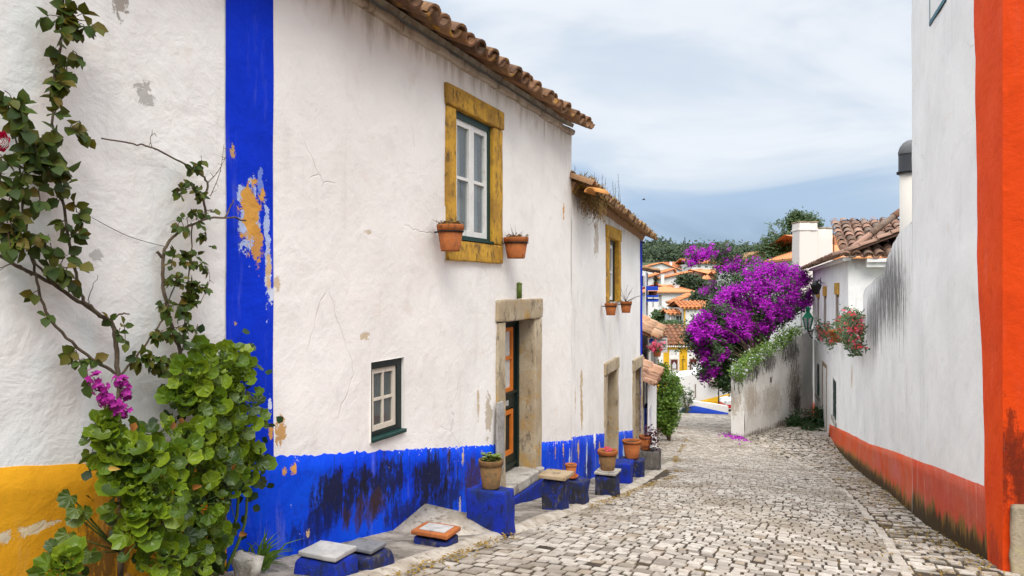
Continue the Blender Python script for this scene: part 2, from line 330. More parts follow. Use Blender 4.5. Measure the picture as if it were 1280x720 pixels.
M['white_far'] = plain('far_whitewash', (.80, .78, .75), .9); M['yellow_far'] = plain('yellow_limewash', (.74, .42, .02), .9)
M['blue_far'] = plain('blue_limewash', (.012, .06, .45), .8)
# ---------------------------------------------------------------- walls
class Wall:
    def __init__(s, o, d):
        s.o = Vector(o); s.d = Vector(d).normalized(); s.n = Vector((s.d.y, -s.d.x)); s.d3 = Vector((*s.d, 0)); s.n3 = Vector((*s.n, 0))
    def pt(s, u, z, off=0):
        p = s.o + s.d * u + s.n * off; return Vector((p.x, p.y, z))
    def fr(s, u): return s.d3, s.n3
    def uz(s, px, py, off=0):   # where the sight line through a photo pixel meets the wall: wall coordinates
        r = (px - CX) / F; o = s.o + s.n * off
        u = (r * o.y - o.x) / (s.d.x - r * s.d.y); Y = o.y + s.d.y * u
        return u, (CY - py) / F * Y
    def at(s, px, py, off=0):
        u, z = s.uz(px, py, off); return s.pt(u, z, off)
class Curve:   # wall along a smooth line
    def __init__(s, pts, side=1):
        P = [Vector(p) for p in pts]; s.P = []; s.U = [0]
        for i in range(len(P) - 1):
            a, b, c, d = P[max(i - 1, 0)], P[i], P[i + 1], P[min(i + 2, len(P) - 1)]
            for k in range(12):
                t = k / 12; s.P.append(.5 * ((2 * b) + (c - a) * t + (2 * a - 5 * b + 4 * c - d) * t * t + (3 * b - a - 3 * c + d) * t ** 3))
        s.P.append(P[-1]); s.side = side
        for a, b in zip(s.P, s.P[1:]): s.U.append(s.U[-1] + (b - a).length)
        s.L = s.U[-1]
    def loc(s, u):
        k = 0
        while k < len(s.P) - 2 and s.U[k + 1] < u: k += 1
        d = (s.P[k + 1] - s.P[k]).normalized(); return s.P[k] + d * (u - s.U[k]), d
    def pt(s, u, z, off=0):
        p, _ = s.loc(u); d = (s.loc(u + .4)[0] - s.loc(u - .4)[0]).normalized(); n = Vector((d.y, -d.x)) * s.side
        q = p + n * off; return Vector((q.x, q.y, z))
    def fr(s, u):
        d = (s.loc(u + .4)[0] - s.loc(u - .4)[0]).normalized(); n = Vector((d.y, -d.x)) * s.side
        return Vector((*d, 0)), Vector((*n, 0))
    def uz(s, px, py, off=0):
        r = (px - CX) / F; a, b = -.3, s.L * 1.06
        for i in range(22):
            u = (a + b) / 2; p = s.pt(u, 0, off)
            if p.x / p.y > r: a = u
            else: b = u
        return u, (CY - py) / F * p.y
    def at(s, px, py, off=0):
        u, z = s.uz(px, py, off); return s.pt(u, z, off)

def lines(a, b, step, extra):
    n = max(1, round((b - a) / step)); xs = [a + (b - a) * i / n for i in range(n + 1)]
    for e in extra:
        if a < e < b:
            xs = [x for x in xs if abs(x - e) > step * .3 or x in (a, b)]; xs.append(e)
    return sorted(set(xs))
def relief(W, u, z, seed, amp): return amp * (nz(u * .9, z * .9, seed) + .45 * nz(u * 2.7, z * 2.7, seed + 4))
def panel(mb, W, u0, u1, zb, zt, ops=(), depth=.2, seed=0, amp=.012, step=.10, off=0, thick=None):
    """face of a wall with openings (ua, ub, za, zb), their reveals, and a gently uneven surface"""
    fb = zb if callable(zb) else (lambda u: zb); ft = zt if callable(zt) else (lambda u: zt)
    us = lines(u0, u1, step, [x for o in ops for x in o[:2]])
    zmin = min(fb(u) for u in us); zmax = max(ft(u) for u in us)
    zs = lines(zmin, zmax, step * 1.2, [x for o in ops for x in o[2:]])
    idx = {}
    def V(i, j):
        z = min(max(zs[j], fb(us[i])), ft(us[i])); k = (i, round(z, 5))
        if k not in idx: idx[k] = (mb.vert(W.pt(us[i], z, off + relief(W, us[i], z, seed, amp))), (us[i], z))
        return idx[k]
    for i in range(len(us) - 1):
        um = (us[i] + us[i + 1]) / 2
        for j in range(len(zs) - 1):
            zm = (zs[j] + zs[j + 1]) / 2
            if any(o[0] < um < o[1] and o[2] < zm < o[3] for o in ops): continue
            q = [V(i, j), V(i + 1, j), V(i + 1, j + 1), V(i, j + 1)]; ids = []
            for a in q:
                if a not in ids: ids.append(a)
            if len(ids) >= 3: mb.face([a[0] for a in ids], [a[1] for a in ids], True)
    for (ua, ub, za, zb_) in ops:
        c = [(ua, za), (ub, za), (ub, zb_), (ua, zb_)]
        for k in range(4):
            (a, b), (e, f) = c[k], c[(k + 1) % 4]
            mb.poly([W.pt(a, b, off + .006), W.pt(e, f, off + .006), W.pt(e, f, off - depth), W.pt(a, b, off - depth)],
                    [(a, b), (e, f), (e + .1, f + depth), (a + .1, b + depth)])
    if thick:   # closed back and ends
        n = len(us)
        for i in range(n - 1):
            a, b = us[i], us[i + 1]
            mb.poly([W.pt(a, ft(a), off), W.pt(b, ft(b), off), W.pt(b, ft(b), off - thick), W.pt(a, ft(a), off - thick)], [(a, ft(a)), (b, ft(b)), (b, ft(b) + .2), (a, ft(a) + .2)])
            mb.poly([W.pt(b, fb(b), off - thick), W.pt(a, fb(a), off - thick), W.pt(a, ft(a), off - thick), W.pt(b, ft(b), off - thick)], [(b, fb(b)), (a, fb(a)), (a, ft(a)), (b, ft(b))])
        for a in (u0, u1):
            mb.poly([W.pt(a, fb(a), off), W.pt(a, fb(a), off - thick), W.pt(a, ft(a), off - thick), W.pt(a, ft(a), off)], [(a, fb(a)), (a + thick, fb(a)), (a + thick, ft(a)), (a, ft(a))])
def body(mb, W, u0, u1, zb, zt, d0, d1):   # the rest of the house behind its street front
    p = [W.pt(u0, zb, d0), W.pt(u1, zb, d0), W.pt(u1, zb, d1), W.pt(u0, zb, d1)]; q = [Vector((v.x, v.y, zt)) for v in p]; w = abs(d1 - d0); L = u1 - u0
    for a, b, l in ((0, 1, L), (1, 2, w), (2, 3, L), (3, 0, w)):
        mb.poly([p[a], p[b], q[b], q[a]], [(0, zb), (l, zb), (l, zt), (0, zt)])
    mb.poly(q, [(0, 0), (L, 0), (L, w), (0, w)])
def wbox(mb, W, u0, u1, z0, z1, d0, d1):
    um = (u0 + u1) / 2; d, n = W.fr(um)
    mb.box(W.pt(um, (z0 + z1) / 2, (d0 + d1) / 2), (abs(d1 - d0), u1 - u0, z1 - z0), axes=(n, d, U3))
def rbox(mb, W, u0, u1, z0, z1, d0, d1, bev=.012, jit=.006, cuts=3, taper=0, seed=0):
    um = (u0 + u1) / 2; d, n = W.fr(um)
    mb.rough(W.pt(um, (z0 + z1) / 2, (d0 + d1) / 2), (abs(d1 - d0), u1 - u0, z1 - z0), (n, d, U3), bev, jit, cuts, taper, seed)
def slab(mb, W, us, zb, zt, off, seed, amp, rows=8, skip=(), lip=True):
    """thin coat of paint or render proud of the wall, between the lines zb(u) and zt(u)"""
    prev = None
    for k, u in enumerate(us):
        col = []
        for j in range(rows + 1):
            z = lerp(zb(u), zt(u), j / rows); col.append((mb.vert(W.pt(u, z, off + relief(W, u, z, seed, amp))), (u, z)))
        z = zt(u); col.append((mb.vert(W.pt(u, z + .002, relief(W, u, z, seed, amp) - .002)), (u, z)))
        if prev and not any(a < (us[k - 1] + u) / 2 < b for a, b in skip):
            for j in range(rows + 1): mb.face([prev[j][0], col[j][0], col[j + 1][0], prev[j + 1][0]], [prev[j][1], col[j][1], col[j + 1][1], prev[j + 1][1]], j < rows)
        prev = col
def surround(parent, W, o, i, proud=.03, depth=.2, mat='stone', sill=True, seed=0, jit=.008, matr=None):
    """stone surround: outer rectangle o, opening i, each (u0, u1, z0, z1)"""
    mb = MB()
    rbox(mb, W, o[0] - .02, o[1] + .02, i[3], o[3], -depth, proud + .012, .015, jit, 5, 0, seed)
    rbox(mb, W, o[0], i[0], i[2] if sill else o[2], i[3] - .003, -depth, proud, .012, jit, 6, 0, seed + 1)
    rbox(mb, W, i[1], o[1], i[2] if sill else o[2], i[3] - .003, -depth, proud, .012, jit, 6, 0, seed + 2)
    if sill: rbox(mb, W, o[0], o[1], o[2], i[2] - .003, -depth, proud + .006, .012, jit, 5, 0, seed + 3)
    return mb.build('stone_surround', M[mat], parent)
def sash_bars(W, u0, u1, z0, z1, off, cols, rows, fr=.045, mun=.022, th=.035, leaves=1):
    mb = MB(); w = (u1 - u0) / leaves
    for l in range(leaves):
        a, b = u0 + l * w + (.002 if l else 0), u0 + (l + 1) * w
        for x in (a, b - fr): wbox(mb, W, x, x + fr, z0, z1, off - th, off)
        for z in (z0, z1 - fr): wbox(mb, W, a + fr, b - fr, z, z + (fr * 1.0), off - th + .002, off - .002)
        for k in range(1, cols): x = lerp(a + fr, b - fr, k / cols); wbox(mb, W, x - mun / 2, x + mun / 2, z0 + fr, z1 - fr, off - th + .004, off - .004)
        for k in range(1, rows): z = lerp(z0 + fr, z1 - fr, k / rows); wbox(mb, W, a + fr, b - fr, z - mun / 2, z + mun / 2, off - th + .005, off - .005)
    return mb
def sheet(W, u0, u1, z0, z1, off, wav=0, n=24):
    mb = MB(); pr = None
    for k in range(n + 1):
        u = lerp(u0, u1, k / n); w = wav * math.sin(k * 1.9) * (1 + .5 * math.sin(k * .7)); c = [mb.vert(W.pt(u, z0, off + w)), mb.vert(W.pt(u, z1, off + w * .6))]
        if pr: mb.face([pr[0], c[0], c[1], pr[1]], None, True)
        pr = c
    return mb
def barrel_roof(mb, p0, a, b, L, D, pitch=.24, r=.105, course=.40, jit=.012, seg=6, slabt=.05, rnd=None, deck=None):
    """rows of clay barrel tiles on a sloping slab: a along the eave, b up the slope"""
    rn = rnd or random.Random(3); a = a.normalized(); b = b.normalized(); c = a.cross(b)
    if c.z < 0: c = -c
    n = max(1, round(L / pitch)); pitch = L / n; m = max(1, math.ceil(D / course))
    P = lambda x, y, z: p0 + a * x + b * y + c * z
    (deck or mb).hexa([P(0, .2, -slabt), P(L, .2, -slabt), P(L, D, -slabt), P(0, D, -slabt), P(0, .2, 0), P(L, .2, 0), P(L, D, 0), P(0, D, 0)])
    def half(x, y0, y1, ra, rb, z0, z1, up, full):
        th = .024; sk = rn.uniform(-jit, jit); rings = []
        for (y, rr, zz, xs) in ((y0, ra, z0, x + sk), (y1, rb, z1, x - sk * .5)):
            o = []; i = []
            for k in range(seg + 1):
                t = math.pi * k / seg; s_ = up
                o.append(mb.vert(P(xs + rr * math.cos(t), y, zz + s_ * rr * .85 * math.sin(t))))
                if full: i.append(mb.vert(P(xs + (rr - th) * math.cos(t), y, zz + s_ * (rr - th) * .85 * math.sin(t))))
            rings.append((o, i))
        (o0, i0), (o1, i1) = rings
        for k in range(seg):
            mb.face((o0[k], o0[k + 1], o1[k + 1], o1[k]), None, True)
            if full: mb.face((i0[k + 1], i0[k], i1[k], i1[k + 1]), None, True); mb.face((o0[k + 1], o0[k], i0[k], i0[k + 1]))
        if full and up > 0:   # mortar plug a little way in
            mb.poly([P(xs + (ra - th) * math.cos(math.pi * k / seg), y0 + .05, z0 + (ra - th) * .85 * math.sin(math.pi * k / seg)) for k in range(seg + 1)])
    for i in range(n + 1):
        for j in range(m):
            y0 = j * course - .05 + rn.uniform(-jit, jit) * 1.5; y1 = min((j + 1) * course + .02, D); h = rn.uniform(-.012, .014)
            if y1 - y0 < .05: continue
            half(i * pitch, y0, y1, r, r * .82, .045 + h, .02 + h, 1, j < 2)
            if i < n: half((i + .5) * pitch, y0 - .035, y1, r * .95, r * .8, .085 + h, .07 + h, -1, j < 2)

LW = Wall((-3.5, 0), (.433, 1)); LW2 = Wall((.83, 10.0), (.32, 1))
SWALK = .02
def lg(u, W=LW): p = W.pt(u, 0, .3); return ground(p.x, p.y) + SWALK
U = lambda px, W=LW, off=0: W.uz(px, 360, off)[0]
Z = lambda px, py, W=LW, off=0: W.uz(px, py, off)[1]
EAVE = 2.14; UA = U(309); UE = 10 * 1.0897 - .01
rel_ = 0
uP0, uP1 = U(281.5), U(340.5)
def dl(px0, py0, px1, py1, W=LW):   # line through two photo points as a + b*u on the wall
    (a, b), (c, d) = W.uz(px0, py0), W.uz(px1, py1); k = (d - b) / (c - a); return (b - k * a, k)
# ---------- far left: the house with the yellow band
UB = U(-40) - 2.6
YL = dl(0, 585, 112, 579)
P = lambda px, py, W=LW: W.uz(px, py)
h0 = thing('white_house', (-4.6, 1.0, lg(1.5)), 'whitewashed house at the near end with a yellow ochre painted base behind the roses', 'house')
mb = MB(); panel(mb, LW, UB, UA, lambda u: lg(u) - .4, EAVE, seed=1, step=.12); body(mb, LW, UB, UA, -3, EAVE, -.3, -5)
u1, z1 = P(180, 118)
M['plaster_a'] = plaster('white_plaster_near', (.83, .81, .77), (.75, .725, .69), [(u1, z1, .06, .06, (.42, .40, .37)), (*P(148, 5), .05, .07, (.30, .26, .22)), (*P(120, 320), .035, .03, (.50, .48, .45))], .16, flecks=.35, bstr=.5, topz=EAVE)
mb.build('wall', M['plaster_a'], h0)
M['dado_y'] = dado('yellow_ochre_limewash', (.70, .33, .014), (.60, .26, .012), YL, (.62, .48, .26), (.40, .17, .02), mould=[(*P(130, 690), .30, .22, (.10, .05, .02), .8)], pale=.25, chipamt=.35, patches=[(*P(45, 660), .10, .025, (.62, .50, .33)), (*P(5, 672), .03, .03, (.60, .50, .36))])
mb = MB(); slab(mb, LW, lines(UB, uP0 + .01, .05, []), lambda u: lg(u) - .3, lambda u: YL[0] + YL[1] * u + .008 * nz(u * 6, 1), .004, 1, .012); mb.build('painted_base', M['dado_y'], h0)
mb = MB(); barrel_roof(mb, LW.pt(UB, EAVE + .05, .21), LW.d3, (-LW.n3 * .9 + U3 * .42), UA - UB, 3.2); mb.build('tiled_roof', M['tile'], h0)

# ---------- the long white house with the blue band
h1 = thing('white_house', (LW.pt(7, 0, 0).x, LW.pt(7, 0, 0).y, lg(7)), 'long whitewashed house with cobalt blue base, blue corner strip and glazed orange trimmed door', 'house')
BL = dl(345, 571, 600, 557)
wo = (U(556), U(625.5), .26, 1.90); wi = (U(567.5), U(614), .46, 1.70)
so = (U(463), U(504.5), Z(463, 557), Z(463, 452.5)); so = (so[0], so[1], -1.20, -.575)
do_ = (U(620), U(674.5), 0, Z(648, 374)); di = (U(629), U(666.5), Z(648, 597), Z(648, 400)); do_ = (do_[0], do_[1], di[2] - .02, do_[3])
ops = [wo, so, do_]
ocp = (.50, .27, .05)
M['plaster_b'] = plaster('white_plaster_long', (.84, .80, .755), (.77, .73, .685), [
    (*P(705, 264), .05, .10, (.60, .30, .05)), (*P(455, 420), .07, .035, (.55, .43, .28)), (*P(610, 520), .09, .22, (.48, .40, .30)), (*P(598, 505), .03, .16, (.55, .42, .27)),
    (*P(350, 540), .05, .10, (.52, .27, .06)), (*P(346, 355), .03, .06, (.60, .45, .28)), (*P(455, 575), .02, .05, (.5, .3, .1)),
    (*P(460, 290), .05, .02, (.55, .45, .33))], .22, (.45, .38, .32), topz=EAVE)
mb = MB(); panel(mb, LW, UA, UE, lambda u: lg(u) - .4, EAVE, ops, .2, 1, .012, .09); body(mb, LW, UA, UE, -3.6, EAVE, -.36, -5); mb.build('wall', M['plaster_b'], h1)
gb = (.012, .012, .018); bb = (.05, .025, .012)
M['dado_b'] = dado('cobalt_limewash', (.001, .036, .58), (.002, .075, .70), BL, mould=[
    (*P(425, 622), .50, .26, gb, .95), (*P(480, 608), .45, .30, gb, .92), (*P(540, 598), .50, .32, gb, .95), (*P(590, 600), .35, .30, bb, .85), (*P(400, 655), .45, .16, (.005, .012, .10), .8), (*P(460, 635), .40, .16, bb, .7), (*P(560, 620), .40, .2, gb, .8), (*P(505, 640), .4, .14, gb, .8),
    (*P(560, 570), .03, .10, bb, .7), (*P(720, 600), .25, .30, gb, .75), (*P(705, 585), .10, .25, (.10, .07, .05), .7)], pale=.42,
    patches=[(*P(366, 586), .035, .04, (.62, .30, .04)), (*P(354, 590), .02, .03, (.62, .30, .04)), (*P(577, 571), .025, .09, (.50, .38, .25)), (*P(574, 632), .03, .10, (.50, .42, .36)), (*P(384, 667), .02, .03, (.60, .42, .22)),
             (*P(704, 560), .03, .14, (.60, .36, .12)), (*P(694, 565), .02, .10, (.55, .30, .1)), (*P(712, 575), .03, .14, (.45, .55, .72))])
mb = MB(); us = lines(uP0, UE, .035, list(do_[:2]))
slab(mb, LW, us, lambda u: lg(u) - .3, lambda u: BL[0] + BL[1] * u + .02 * nz(u * 9, 2) + .022 * nz(u * 23, 5) - .03 * max(0, nz(u * 5, 8) - .15), .005, 1, .012, 8, [(do_[0], do_[1])]); mb.build('painted_base', M['dado_b'], h1)
cu, cz = P(318, 285); whb = (.62, .66, .78)
M['dado_p'] = dado('cobalt_limewash_strip', (.001, .034, .60), (.001, .026, .47), (50, 0), patches=[(*P(324, 225), .025, .14, (.16, .24, .62)), (*P(333, 310), .03, .36, (.40, .48, .72)), (*P(334, 345), .025, .14, whb), (*P(310, 272), .09, .22, (.42, .50, .72)), (*P(312, 268), .085, .20, (.62, .30, .03)), (*P(320, 305), .05, .16, (.55, .27, .05)), (*P(327, 245), .03, .05, (.62, .32, .05)), (*P(334, 335), .022, .12, (.6, .4, .2)),
      (*P(290, 190), .02, .05, (.5, .3, .1)), (*P(338, 370), .03, .05, whb), (*P(336, 505), .02, .06, whb), (*P(337, 540), .02, .05, (.6, .3, .06)), (*P(293, 404), .012, .015, (.4, .25, .1))], pale=.25, chipamt=0)
mb = MB(); slab(mb, LW, lines(uP0, uP1, .03, []), lambda u: BL[0] + BL[1] * u - .06, lambda u: EAVE - .02, .0055, 1, .012, 60)
for k in range(len(mb.v)):   # hand painted edges
    pass
mb.build('corner_strip', M['dado_p'], h1)
mb = MB(); barrel_roof(mb, LW.pt(UA, EAVE + .05, .21), LW.d3, (-LW.n3 * .9 + U3 * .42), UE - UA + .03, 3.2, .25, .112, .4, .03, 7, .05, random.Random(14), dk_ := MB()); dk_.build('roof_deck', M['mortar'], h1); mb.build('tiled_roof', M['tile'], h1)
mb = MB(); rbox(mb, LW, UA, UE, EAVE - .03, EAVE + .05, -.1, .045, .02, .022, 30, 0, 4)
mb.build('cornice', stone('dirty_cornice', (.52, .45, .37), (.40, .32, .25), (.16, .11, .07), 3, .6), h1)
# upper window
w1 = MB(); fd = .055
for a, b, c, d in ((wi[0] + .002, wi[0] + fd, wi[2] + .05, wi[3] - .07), (wi[1] - fd, wi[1] - .002, wi[2] + .05, wi[3] - .07), (wi[0] + .002, wi[1] - .002, wi[3] - .07, wi[3] - .004), (wi[0] + .002, wi[1] - .002, wi[2] + .002, wi[2] + .05)): wbox(w1, LW, a, b, c, d, -.10, -.012)
wbox(w1, LW, wi[0] + .01, wi[1] - .01, wi[2] + .001, wi[2] + .025, -.012, .04)
w1 = w1.build('window', M['green'], h1); surround(w1, LW, wo, wi, .03, .2, 'ochre_stone', True, 3)
a = (wi[0] + fd, wi[1] - fd, wi[2] + .05, wi[3] - .07)
sash_bars(LW, *a, -.025, 1, 2, .055, .03, .04, 2).build('sash', M['white_wood'], w1)
sheet(LW, a[0] + .02, a[1] - .02, a[2] + .02, a[3] - .02, -.05).build('pane', M['bright_glass'], w1)
mbc = sheet(LW, a[0], lerp(a[0], a[1], .44), a[2], a[3], -.14, .012); mbc.build('curtain', M['curtain'], w1)
sheet(LW, lerp(a[0], a[1], .62), a[1], a[2], a[3], -.14, .012).build('curtain', M['curtain'], w1)
# small lower window
w2 = MB(); f2 = .05
for (x, y, c, d) in ((so[0] + .002, so[0] + f2, so[2] + .07, so[3] - .06), (so[1] - f2 * 1.5, so[1] - .002, so[2] + .07, so[3] - .06), (so[0] + .002, so[1] - .002, so[3] - .06, so[3] - .003), (so[0] + .002, so[1] - .002, so[2] + .002, so[2] + .07)): wbox(w2, LW, x, y, c, d, -.09, -.02)
w2 = w2.build('window', M['black_green'], h1)
mb = MB(); rbox(mb, LW, so[0] + .003, so[1] + .01, so[2] + .003, so[2] + .035, -.06, .03, .008, .004, 3); mb.build('sill', M['green'], w2)
a = (so[0] + f2, so[1] - f2 * 1.5, so[2] + .075, so[3] - .06)
sash_bars(LW, *a, -.032, 2, 2, .04, .022, .03).build('sash', M['old_wood'], w2)
sheet(LW, a[0] + .01, a[1] - .01, a[2] + .01, a[3] - .01, -.05).build('pane', M['glass'], w2)
sheet(LW, lerp(a[0], a[1], .2), lerp(a[0], a[1], .9), a[2] + .08, a[3], -.12, .010).build('curtain', M['grey_curtain'], w2)
# door
dep = .21
d1 = MB(); zt, zb = di[3], di[2]; ul, ur = di[0], di[1]
for (x, y, c, d) in ((ul + .002, ul + .05, zb + .01, zt - .05), (ur - .05, ur - .002, zb + .01, zt - .05), (ul + .002, ur - .002, zt - .05, zt - .002)): wbox(d1, LW, x, y, c, d, -dep - .06, -dep + .03)
df = d1
dl_ = MB(); A, B = ul + .052, ur - .052; zm = lerp(zb, zt, .47)
dw = [(A, A + .09, zb + .02, zt - .055), (B - .09, B, zb + .02, zt - .055), (A + .09, B - .09, zb + .02, zb + .22), (A + .09, B - .09, zm - .10, zm + .07), (A + .09, B - .09, zt - .13, zt - .055)]
for (x, y, c, d) in dw: wbox(dl_, LW, x, y, c, d, -dep - .05, -dep)
wbox(dl_, LW, A + .09, B - .09, zb + .22, zm - .10, -dep - .04, -dep - .022)
wbox(dl_, LW, A + .01, B - .01, zm + .07, zm + .10, -dep, -dep + .025); wbox(dl_, LW, A + .01, B - .01, zb + .06, zb + .10, -dep, -dep + .02)
door = dl_.build('door', M['black_green'], h1); df.build('door_frame', M['black_green'], door)
surround(door, LW, (do_[0], do_[1], lg(do_[0]) - .1, do_[3]), (di[0], di[1], di[2], di[3]), .03, .26, 'stone', False, 8, .012)
tr = MB()
def ring(u0, u1, z0, z1, w, d0, d1):
    for (x, y, c, d) in ((u0, u0 + w, z0, z1), (u1 - w, u1, z0, z1), (u0 + w, u1 - w, z0, z0 + w), (u0 + w, u1 - w, z1 - w, z1)): wbox(tr, LW, x, y, c, d, d0, d1)
ring(A + .085, B - .085, zm + .10, zt - .10, .045, -dep - .03, -dep + .006); wbox(tr, LW, A + .13, B - .13, lerp(zm, zt, .52) - .02, lerp(zm, zt, .52) + .02, -dep - .028, -dep + .004)
ring(A + .085, B - .085, zb + .20, zm - .12, .05, -dep - .03, -dep + .006); tr.build('orange_trim', M['orange_wood'], door)
sheet(LW, A + .1, B - .1, zm + .12, zt - .11, -dep - .02).build('glass_pane', M['curtain'], door)
mb = MB(); wbox(mb, LW, lerp(A, B, .36), lerp(A, B, .70), zm - .06, zm + .0, -dep + .001, -dep + .012); mb.build('letter_plate', M['marble'], door)
mb = MB(); rbox(mb, LW, di[0] + .003, di[1] + .12, di[2] - .12, di[2] + .006, -.26, .10, .02, .01, 4, 0, 5); mb.build('doorstep', M['grey_stone'], door)
mb = MB(); rbox(mb, LW, do_[0] - .02, do_[1] + .12, lg(do_[1]) - .15, di[2] - .115, -.1, .12, .02, .015, 6, 0, 6); mb.build('step_riser', M['blue_block'], door)
# ---------- second white house, lower, mossy roof
UE2 = (17.0 - 10) * 1.05
def eave2(u): return lerp(1.34, 1.12, u / UE2)
h2 = thing('white_house', LW2.pt(3, lg(3, LW2)), 'lower whitewashed house with weeds on its mossy eaves and a thin blue corner strip', 'house')
P2 = lambda px, py: LW2.uz(px, py)
BL2 = dl(716, 546, 790, 538, LW2)
vo = (U(757, LW2), U(774.5, LW2), Z(765, 378, LW2), Z(765, 284, LW2)); vi = (U(760.5, LW2), U(772.3, LW2), vo[2] + .02, Z(765, 299, LW2))
ao = (U(755, LW2), U(771.5, LW2), lg(2.6, LW2), Z(763, 450, LW2)); ai = (U(757.5, LW2), U(769.5, LW2), lg(2.6, LW2) + .12, Z(763, 465, LW2))
bo = (U(790.5, LW2), U(802, LW2), lg(6, LW2), Z(796, 447, LW2)); bi = (U(793, LW2), U(800.5, LW2), lg(6, LW2) + .12, Z(796, 461, LW2))
M['plaster_c'] = plaster('white_plaster_lower', (.84, .805, .76), (.77, .735, .69), [(*P2(727, 478), .10, .18, (.52, .38, .22)), (*P2(727, 510), .10, .30, (.50, .35, .18)), (*P2(719, 500), .03, .2, (.5, .36, .2)), (*P2(745, 300), .2, .35, (.50, .42, .34))], .3, topz=1.25)
mb = MB(); panel(mb, LW2, -.03, UE2, lambda u: lg(u, LW2) - .4, eave2, [vo, ao, bo], .2, 7, .012, .11); body(mb, LW2, 0.02, UE2, -5, 1.1, -.36, -4.5); mb.build('wall', M['plaster_c'], h2)
M['dado_c'] = dado('cobalt_limewash_lower', (.004, .035, .52), (.01, .08, .62), BL2, mould=[(*P2(735, 590), .5, .35, gb, .7), (*P2(779, 580), .5, .25, gb, .5)], pale=.9, chipamt=1.5, patches=[(*P2(722, 562), .08, .16, (.58, .36, .14)), (*P2(733, 575), .05, .4, (.50, .58, .72)), (*P2(743, 545), .10, .2, (.74, .70, .66)), (*P2(749, 565), .06, .25, (.58, .36, .14)), (*P2(780, 560), .2, .3, (.45, .56, .74))])
mb = MB(); slab(mb, LW2, lines(-.02, UE2, .05, [ao[0], ao[1], bo[0], bo[1]]), lambda u: lg(u, LW2) - .3, lambda u: BL2[0] + BL2[1] * u + .02 * nz(u * 7, 2), .005, 7, .012, 6, [(ao[0], ao[1]), (bo[0], bo[1])]); mb.build('painted_base', M['dado_c'], h2)
mb = MB(); slab(mb, LW2, lines(UE2 - .34, UE2, .05, []), lambda u: BL2[0] + BL2[1] * u - .05, lambda u: eave2(u) - .02, .006, 7, .012, 30)
mb.poly([LW2.pt(UE2 + .004, -5, .006), LW2.pt(UE2 + .004, -5, -.35), LW2.pt(UE2 + .004, 1.1, -.35), LW2.pt(UE2 + .004, 1.1, .006)], [(9, -5), (9.3, -5), (9.3, 1.1), (9, 1.1)])
mb.build('corner_strip', dado('cobalt_strip_lower', (.004, .03, .50), (.004, .03, .44), (50, 0), pale=.2, chipamt=0), h2)
ea = (LW2.pt(UE2 + .15, 1.14, .2) - LW2.pt(0, 1.36, .2)); mb = MB()
barrel_roof(mb, LW2.pt(0, 1.38, .24), ea, (-LW2.n3 * .9 + U3 * .42), ea.length, 2.6, .24, .105, .4, .03, 6, .16, random.Random(9)); mb.build('tiled_roof', M['mosstile'], h2)
mb = MB(); wbox(mb, LW2, vi[0], vi[0] + .05, vi[2], vi[3], -.16, -.06); wbox(mb, LW2, vi[1] - .12, vi[1], vi[2], vi[3], -.16, -.06); wbox(mb, LW2, vi[0] + .05, vi[1] - .12, vi[3] - .08, vi[3] - .003, -.16, -.06)
w3 = mb.build('window', M['black_green'], h2); surround(w3, LW2, vo, vi, .03, .2, 'ochre_stone', False, 12)
sash_bars(LW2, vi[0] + .05, vi[1] - .12, vi[2] + .02, vi[3] - .08, -.08, 1, 2, .07, .03, .04, 2).build('sash', M['white_wood'], w3)
sheet(LW2, vi[0] + .06, vi[1] - .13, vi[2] + .04, vi[3] - .1, -.10).build('pane', M['bright_glass'], w3)
for (o, i, sd) in ((ao, ai, 15), (bo, bi, 19)):
    mb = MB(); wbox(mb, LW2, i[0], i[1], i[2], i[3], -.27, -.215)
    for k in range(1, 6): u = lerp(i[0], i[1], k / 6); wbox(mb, LW2, u - .012, u + .012, i[2] + .05, i[3] - .05, -.216, -.207)
    dr = mb.build('door', M['brown_wood'], h2); surround(dr, LW2, (o[0], o[1], o[2] - .2, o[3]), i, .03, .26, 'stone', False, sd, .012)
    mb = MB(); rbox(mb, LW2, i[0], i[1], o[2] - .2, i[2], -.26, .06, .02, .01, 3); mb.build('doorstep', M['grey_stone'], dr)

# ---------------------------------------------------------------- right side walls
RW = Curve([(3.97, 5.8), (4.75, 8.2), (6.3, 12.0), (7.9, 16.2), (9.6, 20.8), (12.2, 28), (13.4, 31.9)], side=-1)
ur = lambda px: RW.uz(px, 360)[0]
def rg(u): p = RW.pt(u, 0, .1); return ground(p.x, p.y) + rise(p.x, p.y)
uT = ur(1140)
DT = [(ur(px), RW.uz(px, py)[1]) for px, py in ((1252, 615), (1232, 608), (1172, 584), (1130, 569), (1087, 555), (1060, 541), (1034, 529))]
def dtop(u): return interp(DT, u)
RL = dl(1232, 608, 1034, 529, RW)
h3 = thing('tall_house', (5.2, 7.6, rg(2)), 'tall whitewashed house on the right with an orange corner strip and an orange painted side', 'house')
TZ = 5.6
tw_ = (ur(1163.5), ur(1181), RW.uz(1170, 20)[1], RW.uz(1170, -70)[1])
PR = lambda px, py: RW.uz(px, py)
M['plaster_r'] = plaster('white_plaster_right', (.83, .815, .79), (.75, .735, .715), [], .30, (.40, .40, .42), flecks=.35, bstr=.25)
mb = MB(); panel(mb, RW, 0, uT, lambda u: rg(u) - .4, TZ, [tw_], .2, 21, .018, .12)
P3 = [RW.pt(0, 0), RW.pt(uT, 0)]; e = Vector((.9206, -.3904, 0)) * 5
q = [P3[0] + Vector((.02, .02, 0)), P3[1], P3[1] + e, P3[0] + e]
